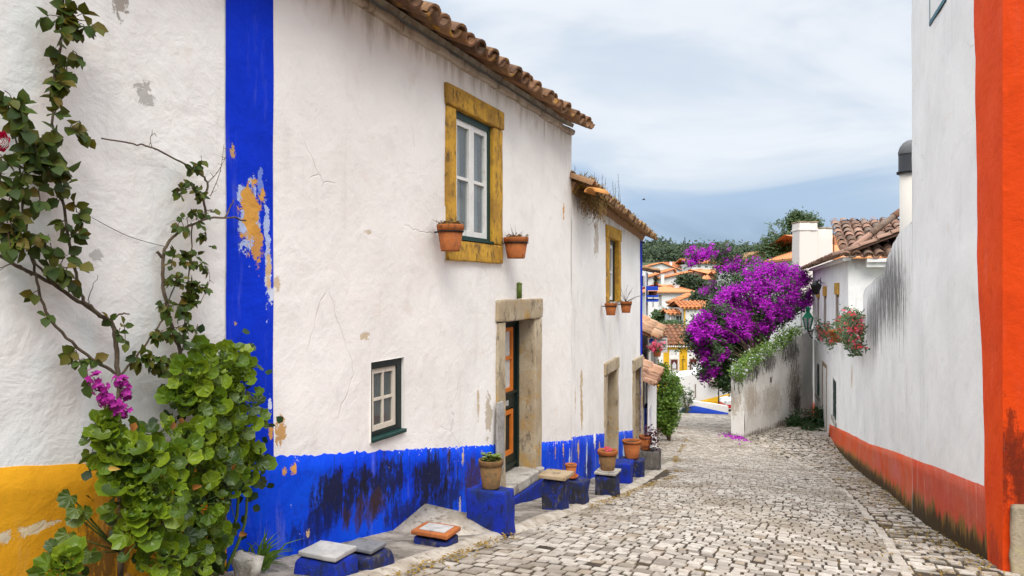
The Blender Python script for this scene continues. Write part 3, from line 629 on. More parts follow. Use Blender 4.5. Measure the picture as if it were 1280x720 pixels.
for a, b in ((1, 2), (2, 3)):
    l = (q[b] - q[a]).length; mb.poly([q[a] + U3 * -4, q[b] + U3 * -4, q[b] + U3 * TZ, q[a] + U3 * TZ], [(0, -4), (l, -4), (l, TZ), (0, TZ)])
mb.poly([RW.pt(.3, TZ - .01), RW.pt(uT, TZ - .01), P3[1] + e + U3 * (TZ - .01), P3[0] + e + U3 * (TZ - .01)], [(0, 0), (4, 0), (4, 5), (0, 5)])
mb.poly([RW.pt(.2, -4, -.3), RW.pt(uT, -4, -.3), RW.pt(uT, TZ, -.3), RW.pt(.2, TZ, -.3)], [(0, 0), (4, 0), (4, 5), (0, 5)])
mb.build('wall', M['plaster_r'], h3)
mb = MB(); barrel_roof(mb, RW.pt(-.2, TZ + .02, .25), (P3[1] - P3[0]), (e.normalized() * .9 + U3 * .42), (P3[1] - P3[0]).length + .3, 3); mb.build('tiled_roof', M['tile'], h3)
red1, red2 = (.55, .075, .025), (.60, .11, .04)
M['dado_r'] = dado('faded_red_orange_limewash', (.55, .055, .015), (.50, .11, .065), RL, (.66, .50, .42), (.62, .25, .12), pale=.8, palec=(.62, .24, .19), chipamt=.8, foot=(-.36, (.18, .12, .03)), mould=[(*PR(1068, 575), .5, .3, (.62, .16, .02), .7), (*PR(1125, 590), .6, .22, (.58, .13, .10), .7), (*PR(1180, 620), .5, .25, (.52, .08, .05), .7)])
M['orange'] = dado('bright_orange_limewash', (.74, .072, .006), (.66, .055, .006), (50, 0), pale=.12, chipamt=0, mould=[(*PR(1245, 690), .2, .25, (.30, .04, .02), .6)])
mb = MB(); slab(mb, RW, lines(.3, uT, .05, []), lambda u: rg(u) - .3, lambda u: dtop(u) + .006 * nz(u * 7, 3), .005, 21, .018, 8); mb.build('painted_base', M['dado_r'], h3)
def pl_edge(z):   # the strip's inner edge leans a little, as painted
    return interp([(-2.9, ur(1234)), (-1.6, ur(1232)), (.3, ur(1221)), (2.6, ur(1217))], z)
mb = MB(); zs = lines(-3.2, TZ - .02, .10, []); prev = None
for z in zs:
    row = [(mb.vert(RW.pt(lerp(0, pl_edge(z), k / 6), z, .012 + (0 if 0 < k < 6 else -.012) + relief(RW, lerp(0, pl_edge(z), k / 6), z, 21, .018))), (lerp(0, pl_edge(z), k / 6), z)) for k in range(7)]
    if prev:
        for k in range(6): mb.face([prev[k][0], prev[k + 1][0], row[k + 1][0], row[k][0]], [prev[k][1], prev[k + 1][1], row[k + 1][1], row[k][1]], True)
    prev = row
mb.build('corner_strip', M['orange'], h3)
SWL = Wall((RW.pt(0, 0, 0).x, RW.pt(0, 0, 0).y), (.9206, -.3904))
M['orange_side'] = dado('orange_side_limewash', (.66, .056, .004), (.58, .046, .004), (50, 0), pale=.06, chipamt=0, mould=[(.05, -1.45, .25, .55, (.07, .012, .006), .7), (.35, -1.5, .6, .4, (.10, .015, .006), .6)])
mb = MB(); panel(mb, SWL, -.014, 5, -3.2, TZ - .03, seed=31, amp=.006, step=.15); mb.build('side_wall', M['orange_side'], h3)
zp = -.2967 * 5.8
mb = MB(); rbox(mb, SWL, .035, 3.2, -3.3, zp, -.1, .06, .03, .02, 14, 0, 3); mb.build('plinth', stone('mouldy_plinth', (.40, .32, .22), (.26, .21, .14), (.06, .05, .035), 2.2, .6, (.44, .38, .20)), h3)
fw = MB()
for (x, y, c, d) in ((tw_[0], tw_[0] + .05, tw_[2], tw_[3]), (tw_[1] - .05, tw_[1], tw_[2], tw_[3]), (tw_[0] + .05, tw_[1] - .05, tw_[2], tw_[2] + .05), (tw_[0] + .05, tw_[1] - .05, tw_[3] - .05, tw_[3])): wbox(fw, RW, x, y, c, d, -.08, .006)
fw = fw.build('window', paint('blue_green_frame', (.02, .12, .16)), h3); sheet(RW, tw_[0] + .02, tw_[1] - .02, tw_[2] + .02, tw_[3] - .02, -.02).build('pane', plain('blue_grey_glass', (.06, .11, .14), .12), fw)
# ---------- low garden wall with the weathered wavy top
TOPT = [(ur(px), RW.uz(px, py)[1]) for px, py in ((1141, 276), (1134, 282), (1124, 292), (1117, 304), (1112, 316), (1107.5, 329), (1105, 342), (1098, 346), (1082, 360), (1079.5, 366), (1078.6, 376), (1078.0, 428), (1060, 431), (1040, 430), (1024, 428))]
TOPT.sort()
def gtop(u): return interp(TOPT, u) + .02 * nz(u * 3, 1)
gw = thing('garden_wall', RW.pt(uT + 6, rg(uT + 6)), 'long low whitewashed wall with streaked wavy top, red orange base and ground floor windows', 'wall')
UR2 = ur(1013.5)
wA = (ur(1045.5), ur(1041), RW.uz(1043, 523)[1], RW.uz(1043, 474)[1]); wA = (min(wA[:2]), max(wA[:2]), wA[2], wA[3])
wB = (ur(1024.5), ur(1021), RW.uz(1023, 495)[1], RW.uz(1023, 455)[1]); wB = (min(wB[:2]), max(wB[:2]), wB[2], wB[3])
dG = (ur(1034), ur(1029), rg(ur(1031)), RW.uz(1031, 456)[1]); dG = (min(dG[:2]), max(dG[:2]), dG[2], dG[3])
M['plaster_g'] = plaster('white_plaster_garden', (.83, .81, .78), (.75, .735, .71), [], .35, (.36, .35, .34), flecks=.3, bstr=.35, drips=[(*PR(1112, 365), 4.2, 1.25, (.075, .07, .065), .95), (*PR(1092, 400), 2.6, 1.0, (.10, .095, .09), .9)], mould=[(*PR(1065, 470), .3, .5, (.50, .38, .25)), (*PR(1030, 435), .8, .5, (.55, .5, .46))])
mb = MB(); panel(mb, RW, uT, UR2, lambda u: rg(u) - .4, gtop, [wA, wB, dG], .15, 21, .018, .11, 0, .34); mb.build('wall', M['plaster_g'], gw)
M['dado_g'] = dado('orange_limewash_garden', (.64, .075, .010), (.56, .13, .07), RL, (.66, .50, .42), (.62, .25, .12), pale=.8, palec=(.64, .22, .15), chipamt=.8, foot=(-.5, (.20, .12, .03)), mould=[(*PR(1068, 575), .7, .3, (.62, .17, .02), .8), (*PR(1120, 590), .7, .25, (.56, .14, .12), .8), (*PR(1098, 575), .6, .25, (.56, .14, .12), .7)])
mb = MB(); slab(mb, RW, lines(uT, ur(1034.5), .07, []), lambda u: rg(u) - .3, lambda u: dtop(u) + .006 * nz(u * 7, 3), .005, 21, .018, 8)
ue = ur(1027); slab(mb, RW, lines(ue, UR2, .1, []), lambda u: rg(u) - .3, lambda u: lerp(RW.uz(1024, 521)[1], RW.uz(1019, 502)[1], min(1, max(0, (u - ue) / (UR2 - ue)))), .005, 21, .014, 4)
mb.build('painted_base', M['dado_g'], gw)
for w in (wA, wB):
    f = sash_bars(RW, w[0], w[1], w[2], w[3], -.012, 1, 3, .12, .05, .03, 2).build('window', M['green'], gw)
    sheet(RW, w[0] + .05, w[1] - .05, w[2] + .05, w[3] - .05, -.03).build('pane', M['far_glass'], f)
    mb = MB(); wbox(mb, RW, w[0] - .12, w[1] + .12, w[2] - .14, w[2], -.14, .05); mb.build('sill', M['grey_stone'], f)
    mb = MB(); wbox(mb, RW, w[0], w[1], w[2], w[3], -.6, -.2); mb.build('dark_room', M['dark_room'], f)
mb = MB(); wbox(mb, RW, dG[0], dG[1], dG[2], dG[3], -.12, -.06); gd = mb.build('door', M['brown_wood'], gw)
mb = MB(); wbox(mb, RW, dG[0] - .1, dG[0] + .06, dG[2], dG[3] + .1, -.1, .035); wbox(mb, RW, dG[1] - .06, dG[1] + .1, dG[2], dG[3] + .1, -.1, .035); wbox(mb, RW, dG[0] + .06, dG[1] - .06, dG[3] - .06, dG[3] + .1, -.1, .033); mb.build('stone_surround', M['brown_stone'], gd)
# ---------------------------------------------------------------- ground
HY = [(40, -7.2), (50, -8.2), (60, -8.0), (75, -6), (95, -2.5), (120, .8), (160, 4), (300, 11), (450, 19), (600, 28), (780, 39), (900, 41), (1400, 36)]
def terrain(x, y):
    s, t = st(x, y); a = prof(max(-40, min(75, s))) - .12; b = interp(HY, y) + (nz(x * .006, y * .006, 3) * 7 + nz(x * .02, y * .02, 8) * 2) * min(1, max(0, (y - 130) / 300))
    k = min(1, max(0, (y - 42) / 10)); return lerp(a, b, k)
gm = Mt('terrain_ground'); v = gm.pos(); a = gm.noise(v, .02, 5, .6); b = gm.noise(v, .12, 6, .7)
c = gm.mix(gm.sm(b, .35, .65), (.030, .045, .018), (.055, .07, .025)); c = gm.mix(gm.sm(a, .55, .66), c, (.16, .17, .055)); gm.col(c); gm.rough(.95)
mb = MB(); xs = [-500, -300, -200, -120, -70, -40] + list(range(-24, 40, 2)) + [45, 60, 80, 100, 130, 170, 220, 290, 380, 500, 700, 900]; ys = [-60, -30, -12] + list(range(-6, 62, 2)) + list(range(65, 130, 6)) + list(range(130, 420, 18)) + list(range(420, 960, 28)) + [1050, 1200, 1400]
ids = [[mb.vert((x, y, terrain(x, y))) for x in xs] for y in ys]
for j in range(len(ys) - 1):
    for i in range(len(xs) - 1): mb.face((ids[j][i], ids[j][i + 1], ids[j + 1][i + 1], ids[j + 1][i]), None, True)
tag(mb.build('terrain', gm.m), kind='structure')
# road bed: earth in the joints
em = Mt('joint_earth'); v = em.pos(); a = em.noise(v, 3, 6, .7); b = em.noise(v, 30, 5, .7)
c = em.mix(em.sm(a, .35, .65), (.060, .042, .026), (.028, .02, .013)); c = em.mix(em.ma('MULTIPLY', em.sm(em.noise(em.map(v, (1, 1, 1), (4, 4, 4)), 1.6, 5, .7), .52, .64), .75), c, (.10, .062, .016)); em.col(em.mix(em.sm(b, .55, .75), c, (.22, .18, .13))); em.rough(.95); em.bump(b, .6, .02)
mb = MB(); S = [-8 + .25 * k for k in range(217)]; prev = None
for s in S:
    row = []
    t0, t1 = interp(TL, s) - 1.2, max(interp(TW, s) + .25, interp(TR, s))
    for k in range(41):
        t = lerp(t0, t1, k / 40); x, y = xy(s, t); row.append(mb.vert((x, y, prof(s) + rise(x, y) + .001 + .012 * nz(s * .6, t * .6, 7))))
    if prev:
        for k in range(40): mb.face((prev[k], prev[k + 1], row[k + 1], row[k]), None, True)
    prev = row
tag(mb.build('road_bed', em.m), kind='structure')
def stone_at(mb, s, t, ls, lt, rn, zo=0.0, ht=.022, jt=.16, skew=0):
    sg = ((-1, -1), (1, -1), (1, 1), (-1, 1)); cs = []
    for a, b in sg: cs.append((s + a * ls / 2 * (1 + rn.uniform(-jt, jt)) + skew * b * lt, t + b * lt / 2 * (1 + rn.uniform(-jt, jt))))
    tl_, tt_ = rn.uniform(-.03, .03), rn.uniform(-.03, .03); rings = []
    for ins, z in ((1.0, -.035), (.99, ht * .45), (.93, ht)):
        ring_ = []
        for (a, b) in cs:
            aa, bb_ = s + (a - s) * ins, t + (b - t) * ins; x, y = xy(aa, bb_)
            ring_.append(mb.vert((x, y, prof(aa) + rise(x, y) + zo + z + (aa - s) * tl_ + (bb_ - t) * tt_)))
        rings.append(ring_)
    for a, b in zip(rings, rings[1:]):
        for k in range(4): mb.face((a[k], b[k], b[(k + 1) % 4], a[(k + 1) % 4]))
    mb.face(rings[-1][::-1])
cm = Mt('pale_cobble'); v = cm.pos(); i = cm.isl()
c = cm.ramp(i, [(0, (.20, .17, .14)), (.25, (.34, .30, .255)), (.55, (.43, .385, .33)), (.85, (.52, .47, .41)), (1, (.30, .235, .17))])
c = cm.mix(cm.ma('MULTIPLY', cm.sm(cm.noise(v, 14, 6, .7), .46, .68), .65), c, (.17, .13, .09)); c = cm.mix(cm.ma('MULTIPLY', cm.sm(cm.noise(v, .8, 5, .65), .46, .64), .6), c, (.20, .155, .105))
cm.col(c); cm.rough(cm.ma('ADD', .5, cm.ma('MULTIPLY', cm.noise(v, 9, 3), .4))); cm.bump(cm.noise(v, 45, 6, .7), .5, .012)
mb = MB(); rn = random.Random(4); s = 2.2
while s < 47:
    ds = rn.uniform(.10, .14) if s < 26 else rn.uniform(.16, .2)
    t = interp(TL, s) - (.06 if s < 14 else .06 + .9 * min(1, (s - 14) / 4)) + rn.uniform(0, .08); te = interp(TR, s) - .07
    while t < te:
        w = rn.uniform(.07, .145) if s < 26 else rn.uniform(.16, .26)
        ss = s + .07 * nz(t * .7, s * .25, 1) + .025 * nz(t * 3, s * 2, 6) + rn.uniform(-.012, .012)
        if rn.random() > .012: stone_at(mb, ss, t + w / 2, ds - rn.uniform(.014, .030), w - rn.uniform(.010, .024), rn, nz(ss * .6, t * .6, 7) * .016 + rn.uniform(-.004, .003), .010, .13, nz(t * .5, s * .5, 9) * .18)
        t += w
    s += ds
tag(mb.build('cobbled_road', cm.m), kind='structure')
c2 = Mt('rough_cobble'); v = c2.pos(); i = c2.isl()
c = c2.ramp(i, [(0, (.22, .19, .15)), (.3, (.40, .355, .30)), (.7, (.54, .485, .42)), (1, (.34, .27, .20))])
c = c2.mix(c2.ma('MULTIPLY', c2.sm(c2.noise(v, 8, 6, .7), .47, .68), .6), c, (.15, .115, .08)); c = c2.mix(c2.ma('MULTIPLY', c2.sm(c2.noise(v, 2.2, 5, .7), .54, .64), .6), c, (.13, .10, .035)); c2.col(c); c2.rough(.9); c2.bump(c2.noise(v, 40, 6, .7), .6, .015)
mb = MB(); s = 3.0
while s < 37:
    ds = rn.uniform(.10, .16) if s < 22 else rn.uniform(.15, .22); t = interp(TR, s) + rn.uniform(.05, .09); te = interp(TW, s) + .1
    while t < te:
        w = rn.uniform(.10, .20) if s < 22 else rn.uniform(.16, .28)
        if rn.random() > .10: stone_at(mb, s + rn.uniform(-.04, .04), t + w / 2, ds * rn.uniform(.7, .9), w * rn.uniform(.7, .9), rn, rn.uniform(-.008, .006) + nz(s * .6, t * .6, 7) * .012, .012, .24, rn.uniform(-.2, .2))
        t += w
    s += ds
tag(mb.build('cobbled_verge', c2.m), kind='structure')
mb = MB(); s = 3.0
while s < 27:
    l = rn.uniform(.16, .38)
    if rn.random() > .14: stone_at(mb, s + l / 2, interp(TR, s + l / 2) + .02 + rn.uniform(-.012, .012), l * .94, rn.uniform(.07, .11), rn, rn.uniform(-.004, .004), .012, .10, (interp(TR, s) - interp(TR, s + l)) / l * -.0)
    s += l
gmx = stone('gutter_stone', (.48, .43, .37), (.38, .335, .28), (.26, .21, .15), 5, .5); tag(mb.build('gutter_kerb', gmx), kind='structure')
# sidewalk with a mortar edge
def walk(W, ua, ub, prof_, name, mat, seed):
    mb = MB(); prev = None
    for u in lines(ua, ub, .07, []):
        row = []
        for (o, dz) in prof_:
            o2 = o + (.03 * nz(u * 1.7, seed) if o > .3 else 0); p = W.pt(u, 0, o2); row.append(mb.vert((p.x, p.y, ground(p.x, p.y) + dz + (.012 if o < .6 else .006) * nz(u * 3, o * 4, seed) + .003 * nz(u * 11, o * 11, seed))))
        if prev:
            for k in range(len(row) - 1): mb.face((prev[k], row[k], row[k + 1], prev[k + 1]), None, True)
        prev = row
    return tag(mb.build(name, mat), kind='structure')
wp = [(-.04, .02), (.03, .012), (.1, .008), (.2, .008), (.3, .012), (.4, .018), (.5, .022), (.6, .027), (.66, .03)]
kp = [(.655, .025), (.67, .040), (.71, .040), (.75, .034), (.79, .018), (.82, -.02)]
walk(LW, UB, UE + .16, wp, 'sidewalk', M['concrete'], 2); walk(LW, UB, UE + .16, kp, 'kerb', M['mortar'], 2)
walk(LW2, -.0, 6.9, wp, 'sidewalk', M['concrete'], 5); walk(LW2, -.0, 6.9, kp, 'kerb', M['mortar'], 5)

# ---------------------------------------------------------------- houses further down
class Flat(Wall): pass
def shell(parent, W, u0, u1, zb, ze, dep, mat, ops=(), seed=0, name='wall', step=.3):
    mb = MB(); panel(mb, W, u0, u1, zb, ze, ops, .15, seed, .012, step); body(mb, W, u0, u1, zb, ze, -.3, -dep); return mb.build(name, mat, parent)
M['plaster_far'] = plaster('white_plaster_far', (.80, .78, .755), (.73, .71, .69), [], .25)
# low outbuilding straight after the blue corner
W3 = Wall((3.25, 17.25), (.27, 1)); h4 = thing('outbuilding', W3.pt(1.5, ground(3.8, 18.6), 0), 'low white outbuilding with a clay tiled lean-to roof and narrow blue door', 'house')
bd = (W3.uz(806.5, 400)[0], W3.uz(810.5, 400)[0]); shell(h4, W3, 0, 3.2, -5.5, -2.36, 3.5, M['plaster_far'], [(.45, 1.15, -5.0, -2.95)], 3)
mb = MB(); wbox(mb, W3, .45, 1.15, -5.0, -2.95, -.12, -.05); mb.build('door', plain('blue_door', (.01, .04, .42)), h4)
mb = MB(); barrel_roof(mb, W3.pt(-.15, -2.33, .10), W3.d3, (-W3.n3 * .9 + U3 * .40), 3.5, 2.4, .22, .10, .32, .035, 6, .05, random.Random(5)); mb.build('tiled_roof', tilem('pinkish_roof_tile', [(.30, .14, .08), (.50, .30, .20), (.24, .11, .07), (.42, .22, .13)], ((.55, .28, .06), .6), .6), h4)
W4 = Wall((4.0, 21.0), (.24, 1)); h5 = thing('white_house', W4.pt(3, -5.5), 'narrow white house with ribbed front and mossy tiled eaves behind the hanging sign', 'house')
shell(h5, W4, 0, 6.0, -6.5, -1.5, 4, M['plaster_far'], (), 4)
gpm = plain('grey_pilaster', (.35, .32, .29), .9)
for u in (1.2, 2.6, 4.0, 5.2): mb = MB(); wbox(mb, W4, u, u + .16, -3.2, -1.6, .002, .08); mb.build('pilaster', gpm, h5)
mb = MB(); wbox(mb, W4, .1, .5, -1.62, -1.5, .0, .10); mb.build('blue_beam', M['blue_far'], h5)
mb = MB(); barrel_roof(mb, W4.pt(-.1, -1.48, .22), W4.d3, (-W4.n3 * .9 + U3 * .45), 6.3, 2.4, .22, .10, .32, .035, 6, .05, random.Random(6)); mb.build('tiled_roof', tilem('mottled_roof_tile', [(.18, .10, .06), (.46, .26, .15), (.30, .13, .06), (.52, .36, .24)], ((.45, .26, .06), .6), .6), h5)
W5 = Wall((5.55, 30.0), (.21, 1)); h6 = thing('balcony_house', W5.pt(3, -6), 'white house with a blue slab balcony and orange planters beyond the second house', 'house')
shell(h6, W5, 0, 6.0, -7, .72, 4, M['plaster_far'], [(2.4, 4.2, .1, .55)], 5)
mb = MB(); wbox(mb, W5, 2.4, 4.2, .1, .55, -.28, -.12); mb.build('window', M['dark_room'], h6)
mb = MB(); wbox(mb, W5, 1.5, 5.2, -.11, .08, -.02, .5); bal = mb.build('balcony', M['blue_far'], h6)
for z in (-.40, -.60):
    mb = MB(); wbox(mb, W5, 1.5, 5.2, z, z + .08, .01, .52); mb.build('rail', M['blue_far'], bal)
mb = MB(); barrel_roof(mb, W5.pt(2.2, .74, .5), W5.d3, (-W5.n3 * .9 + U3 * .2), 3.4, 2.4, .26, .11); mb.build('tiled_roof', M['mosstile'], h6)
for u in (2.2, 3.2):
    p = thing('planter', W5.pt(u, -.36, .28), 'small orange planter under the blue balcony slab', 'planter', 'orange planters under the blue balcony')
    mb = MB(); mb.lathe([(0, -.03), (.16, -.03), (.2, .22), (.17, .22), (.15, .12), (0, .12)], wloc(p), 14); mb.build('planter_body', M['terracotta'], p)
u, z = 4.6, .08; pf = thing('flower_pot', W5.pt(u, z, .4), 'dark plant in a pot on the blue balcony slab', 'flower pot')
mb = MB(); mb.lathe([(0, 0), (.09, 0), (.12, .2), (.10, .2), (.09, .15), (0, .15)], wloc(pf), 12); mb.build('pot', M['terracotta'], pf)
mb = MB(); rq = random.Random(3)
for k in range(70):
    a = wloc(pf) + Vector((rq.gauss(0, .07), rq.gauss(0, .07), .2 + rq.random() * .28)); d = Vector((rq.gauss(0, 1), rq.gauss(0, 1), rq.gauss(0, 1))).normalized() * .06; e_ = d.orthogonal().normalized() * .03
    mb.poly([a - d, a + e_, a + d, a - e_])
mb.build('foliage', M['ger_dark'], pf)

def village(name, label, Y, px0, px1, pe, zb, depth, pr, style='side', roof='newtile', wall='white_far', wins=(), chim=(), over=.35, yaw=0, cat='house', ridge=.5):
    x0, x1 = ray(px0, 0, Y).x, ray(px1, 0, Y).x; ze = ray(0, pe, Y).z; zr = ze + (pe - pr) / F * Y * 1.0
    t = thing(name, ((x0 + x1) / 2, Y, zb), label, cat); mb = MB()
    W = Wall((x0, Y), (1, 0)); L = x1 - x0
    rects = [(ray(a, 0, Y).x - x0, ray(b, 0, Y).x - x0, ray(0, d, Y).z, ray(0, c, Y).z) for a, b, c, d in wins]
    if style == 'gable':
        zr = ray(0, pr, Y).z; panel(mb, W, 0, L, zb, lambda u: ze + (zr - ze) * (1 - abs(u - L * ridge) / (L * (ridge if u < L * ridge else 1 - ridge))), rects, .12, 2, .008, .5); body(mb, W, 0, L, zb, ze, -.25, -depth)
    else: panel(mb, W, 0, L, zb, ze, rects, .12, 2, .008, .5); body(mb, W, 0, L, zb, ze, -.25, -depth)
    mb.build('wall', M[wall], t); mb = MB()
    if style == 'side':
        ym = Y + depth * .5; rz = ray(0, pr, ym).z; b = Vector((0, ym - Y + over, rz - ze)); 
        barrel_roof(mb, Vector((x0 - over, Y - over, ze)), Vector((1, 0, 0)), b, L + 2 * over, b.length, .34, .15, .6, .02, 4)
        b2 = Vector((0, -(ym - Y + over), rz - ze)); barrel_roof(mb, Vector((x1 + over, Y + depth + over, ze)), Vector((-1, 0, 0)), b2, L + 2 * over, b2.length, .5, .2, 1.2, .02, 3)
    elif style == 'hip':
        ym = Y + depth * .5; rz = ray(0, pr, ym).z; q = [(x0 - over, Y - over, ze), (x1 + over, Y - over, ze), (x1 + over, Y + depth + over, ze), (x0 - over, Y + depth + over, ze)]; i = depth * .45
        r0, r1 = Vector((x0 + i, ym, rz)), Vector((x1 - i, ym, rz)); q = [Vector(k) for k in q]
        for f in ([q[0], q[1], r1, r0], [q[1], q[2], r1], [q[2], q[3], r0, r1], [q[3], q[0], r0]): mb.poly(f)
        mb.poly([k - U3 * .12 for k in q]); 
        for k in range(4): mb.poly([q[k] - U3 * .12, q[(k + 1) % 4] - U3 * .12, q[(k + 1) % 4], q[k]])
    else:
        zr = ray(0, pr, Y).z; xm = x0 + L * ridge
        for (xa, sg) in ((x0, -1), (x1, 1)):
            up = Vector((xm - xa, 0, zr - ze)); k = over / abs(xm - xa); p = Vector((xa, Y - over * .6, ze)) - up * k + U3 * .04
            barrel_roof(mb, p if sg < 0 else p + Vector((0, depth + over, 0)), Vector((0, 1, 0)) * (1 if sg < 0 else -1), up, depth + over, up.length * (1 + k), .4, .17, .6, .02, 4)
    mb.build('tiled_roof', M[roof], t)
    for r in rects:
        mb = MB(); f = .07
        for a in ((r[0], r[0] + f, r[2], r[3]), (r[1] - f, r[1], r[2], r[3]), (r[0] + f, r[1] - f, r[2], r[2] + f), (r[0] + f, r[1] - f, r[3] - f, r[3]), ((r[0] + r[1]) / 2 - .025, (r[0] + r[1]) / 2 + .025, r[2] + f, r[3] - f)): wbox(mb, W, *a, -.11, -.05)
        w = mb.build('window', M['white_far'], t); mb = MB(); wbox(mb, W, r[0] + .01, r[1] - .01, r[2] + .01, r[3] - .01, -.14, -.10); mb.build('pane', M['far_glass'], w)
    for (a, b, c, yo) in chim:
        xa, xb = ray(a, 0, Y + yo).x, ray(b, 0, Y + yo).x; z = ray(0, c, Y + yo).z; mb = MB(); mb.box(((xa + xb) / 2, Y + yo, z - 1.0), (xb - xa, (xb - xa) * .8, 2.0)); mb.box(((xa + xb) / 2, Y + yo, z + .03), ((xb - xa) * 1.25, (xb - xa) * 1.0, .06)); mb.build('chimney', M['white_far'], t)
    return t, W, x0
# yellow house at the bend
yh, YW, yx = village('yellow_house', 'yellow house with white panels, two small red windows and brown tiled roof at the bend', 50, 817, 884, 431.5, -8.6, 7, 407, 'side', 'browntile', 'yellow_far', (), (), .2)
for (a, b, c, d, w) in ((836.5, 849, 437, 471, (838.6, 846.4, 449.6, 461)), (859, 877, 437, 471, (862.3, 870, 448.8, 464)), (817.5, 829, 440, 480, None)):
    mb = MB(); g = lambda k: ray(k, 0, 50).x - yx; zz = lambda k: ray(0, k, 50).z
    wbox(mb, YW, g(a), g(b), zz(d), zz(c), -.05, .03); pnl = mb.build('white_panel', M['white_far'], yh)
    if w:
        mb = MB(); wbox(mb, YW, g(w[0]) - .06, g(w[1]) + .06, zz(w[3]) - .06, zz(w[2]) + .06, .03, .06); wf = mb.build('window', plain('beige_stone', (.5, .42, .33)), yh)
        mb = MB(); wbox(mb, YW, g(w[0]), g(w[1]), zz(w[3]), zz(w[2]), .05, .075); mb.build('pane', plain('dark_red_pane', (.10, .015, .015), .4), wf)
        mb = MB(); xm = (g(w[0]) + g(w[1])) / 2; zl, zh = zz(w[3]), zz(w[2])
        mb.prism([YW.pt(xm - .13, zl + .03, .077), YW.pt(xm + .13, zl + .03, .077), YW.pt(xm + .13, lerp(zl, zh, .5), .077), YW.pt(xm, lerp(zl, zh, .8), .077), YW.pt(xm - .13, lerp(zl, zh, .5), .077)], Vector((0, -.012, 0)))
        mb.build('white_lattice', plain('white_lattice', (.6, .6, .62)), wf)
mb = MB(); 
for k in range(26): x = yx + .05 + k * .142; mb.box((x, 49.75, ray(0, 432.6, 50).z), (.09, .10, .09))
mb.build('eave_tile_ends', M['white_far'], yh)
wl = thing('wall_lamp', YW.pt(ray(853, 0, 50).x - yx, ray(0, 462, 50).z, .3), 'small dark wall lamp on a tall bracket on the yellow house', 'lamp')
mb = MB(); xx = ray(852.5, 0, 50).x; mb.tube([(xx, 49.96, ray(0, 449, 50).z), (xx, 49.75, ray(0, 449, 50).z), (xx, 49.72, ray(0, 464, 50).z)], .022, 6); mb.tube([(xx - .0, 49.96, ray(0, 449, 50).z), (xx + .22, 49.9, ray(0, 449, 50).z)], .02, 6); mb.build('bracket', M['iron'], wl)
mb = MB(); mb.lathe([(.0, 0), (.06, .0), (.11, .22), (.13, .24), (.03, .34), (0, .36)], (xx, 49.72, ray(0, 469, 50).z), 6); mb.build('lantern', M['iron'], wl)
# white house across the bend, with yellow band, and the parapet with blue band in front
x0, x1 = ray(846, 0, 46).x, ray(925, 0, 46).x; WB = Wall((x0, 46), (1, 0)); zB = lambda py: ray(0, py, 46).z; gB = lambda px: ray(px, 0, 46).x - x0
bh = thing('white_house', ((x0 + x1) / 2, 46, -8), 'white house front with yellow sloping base, small balcony and vent across the bend', 'house')
mb = MB(); bt = lambda u: interp([(gB(846), zB(474)), (gB(852), zB(471)), (gB(862), zB(468.5)), (gB(876), zB(467.5)), (gB(884), zB(455)), (gB(925), zB(450))], u)
panel(mb, WB, 0, x1 - x0, -9, bt, (), .1, 3, .008, .25, 0, 2.2); mb.build('wall', M['plaster_far'], bh)
mb = MB(); slab(mb, WB, lines(gB(870.5), gB(912), .1, []), lambda u: -9, lambda u: interp([(gB(870.5), zB(502)), (gB(912), zB(492))], u), .006, 3, .008, 4); mb.build('painted_base', M['yellow_far'], bh)
mb = MB(); wbox(mb, WB, gB(884.5), gB(897), zB(476), zB(473), .0, .5)
bal = mb.build('balcony', plain('pink_stone', (.55, .42, .36)), bh); mb = MB()
for k in range(9): wbox(mb, WB, lerp(gB(885), gB(896.5), k / 8) - .012, lerp(gB(885), gB(896.5), k / 8) + .012, zB(473), zB(465), .44, .464)
wbox(mb, WB, gB(884.5), gB(897), zB(465), zB(464.3), .43, .47); mb.build('railing', plain('grey_rail', (.25, .27, .26)), bal)
mb = MB(); wbox(mb, WB, gB(888.5), gB(899), zB(485.5), zB(479), .002, .04); fv = mb.build('vent', plain('beige_frame', (.52, .46, .40)), bh); mb = MB(); wbox(mb, WB, gB(891), gB(897), zB(483.3), zB(481), .03, .05); mb.build('vent_slot', M['dark_room'], fv)
mb = MB(); wbox(mb, WB, gB(868.6), gB(869.6), zB(497), zB(480), .002, .05); mb.build('drain_pipe', plain('brown_pipe', (.22, .16, .12)), bh)
WP = Wall((ray(846.5, 0, 40.2).x, 40.2), (1, .0)); px_ = WP.o.x; gP = lambda px: ray(px, 0, 40.2).x - px_; zP = lambda py: ray(0, py, 40.2).z
pw = thing('parapet_wall', WP.pt(1.4, -7.2), 'low white wall with a bright blue painted base at the bend of the road', 'wall')
mb = MB(); panel(mb, WP, 0, gP(910.5), -8, lambda u: interp([(0, zP(490)), (gP(851), zP(487)), (gP(856), zP(493)), (gP(866), zP(501.5)), (gP(890), zP(504.5)), (gP(911), zP(508))], u), (), .1, 9, .006, .15, 0, .3); mb.build('wall', M['plaster_far'], pw)
mb = MB(); slab(mb, WP, lines(.02, gP(910.3), .08, []), lambda u: -8, lambda u: interp([(0, zP(518)), (gP(849), zP(514)), (gP(855), zP(510)), (gP(868), zP(507)), (gP(910.3), zP(516.2))], u), .006, 9, .006, 4); mb.build('painted_base', M['blue_far'], pw)
sp = thing('street_lamp', ray(898.3, 507, 42.5), 'thin dark lamp post behind the blue based wall', 'street lamp'); b0 = wloc(sp); b0.z = -7.9; sp.location = b0
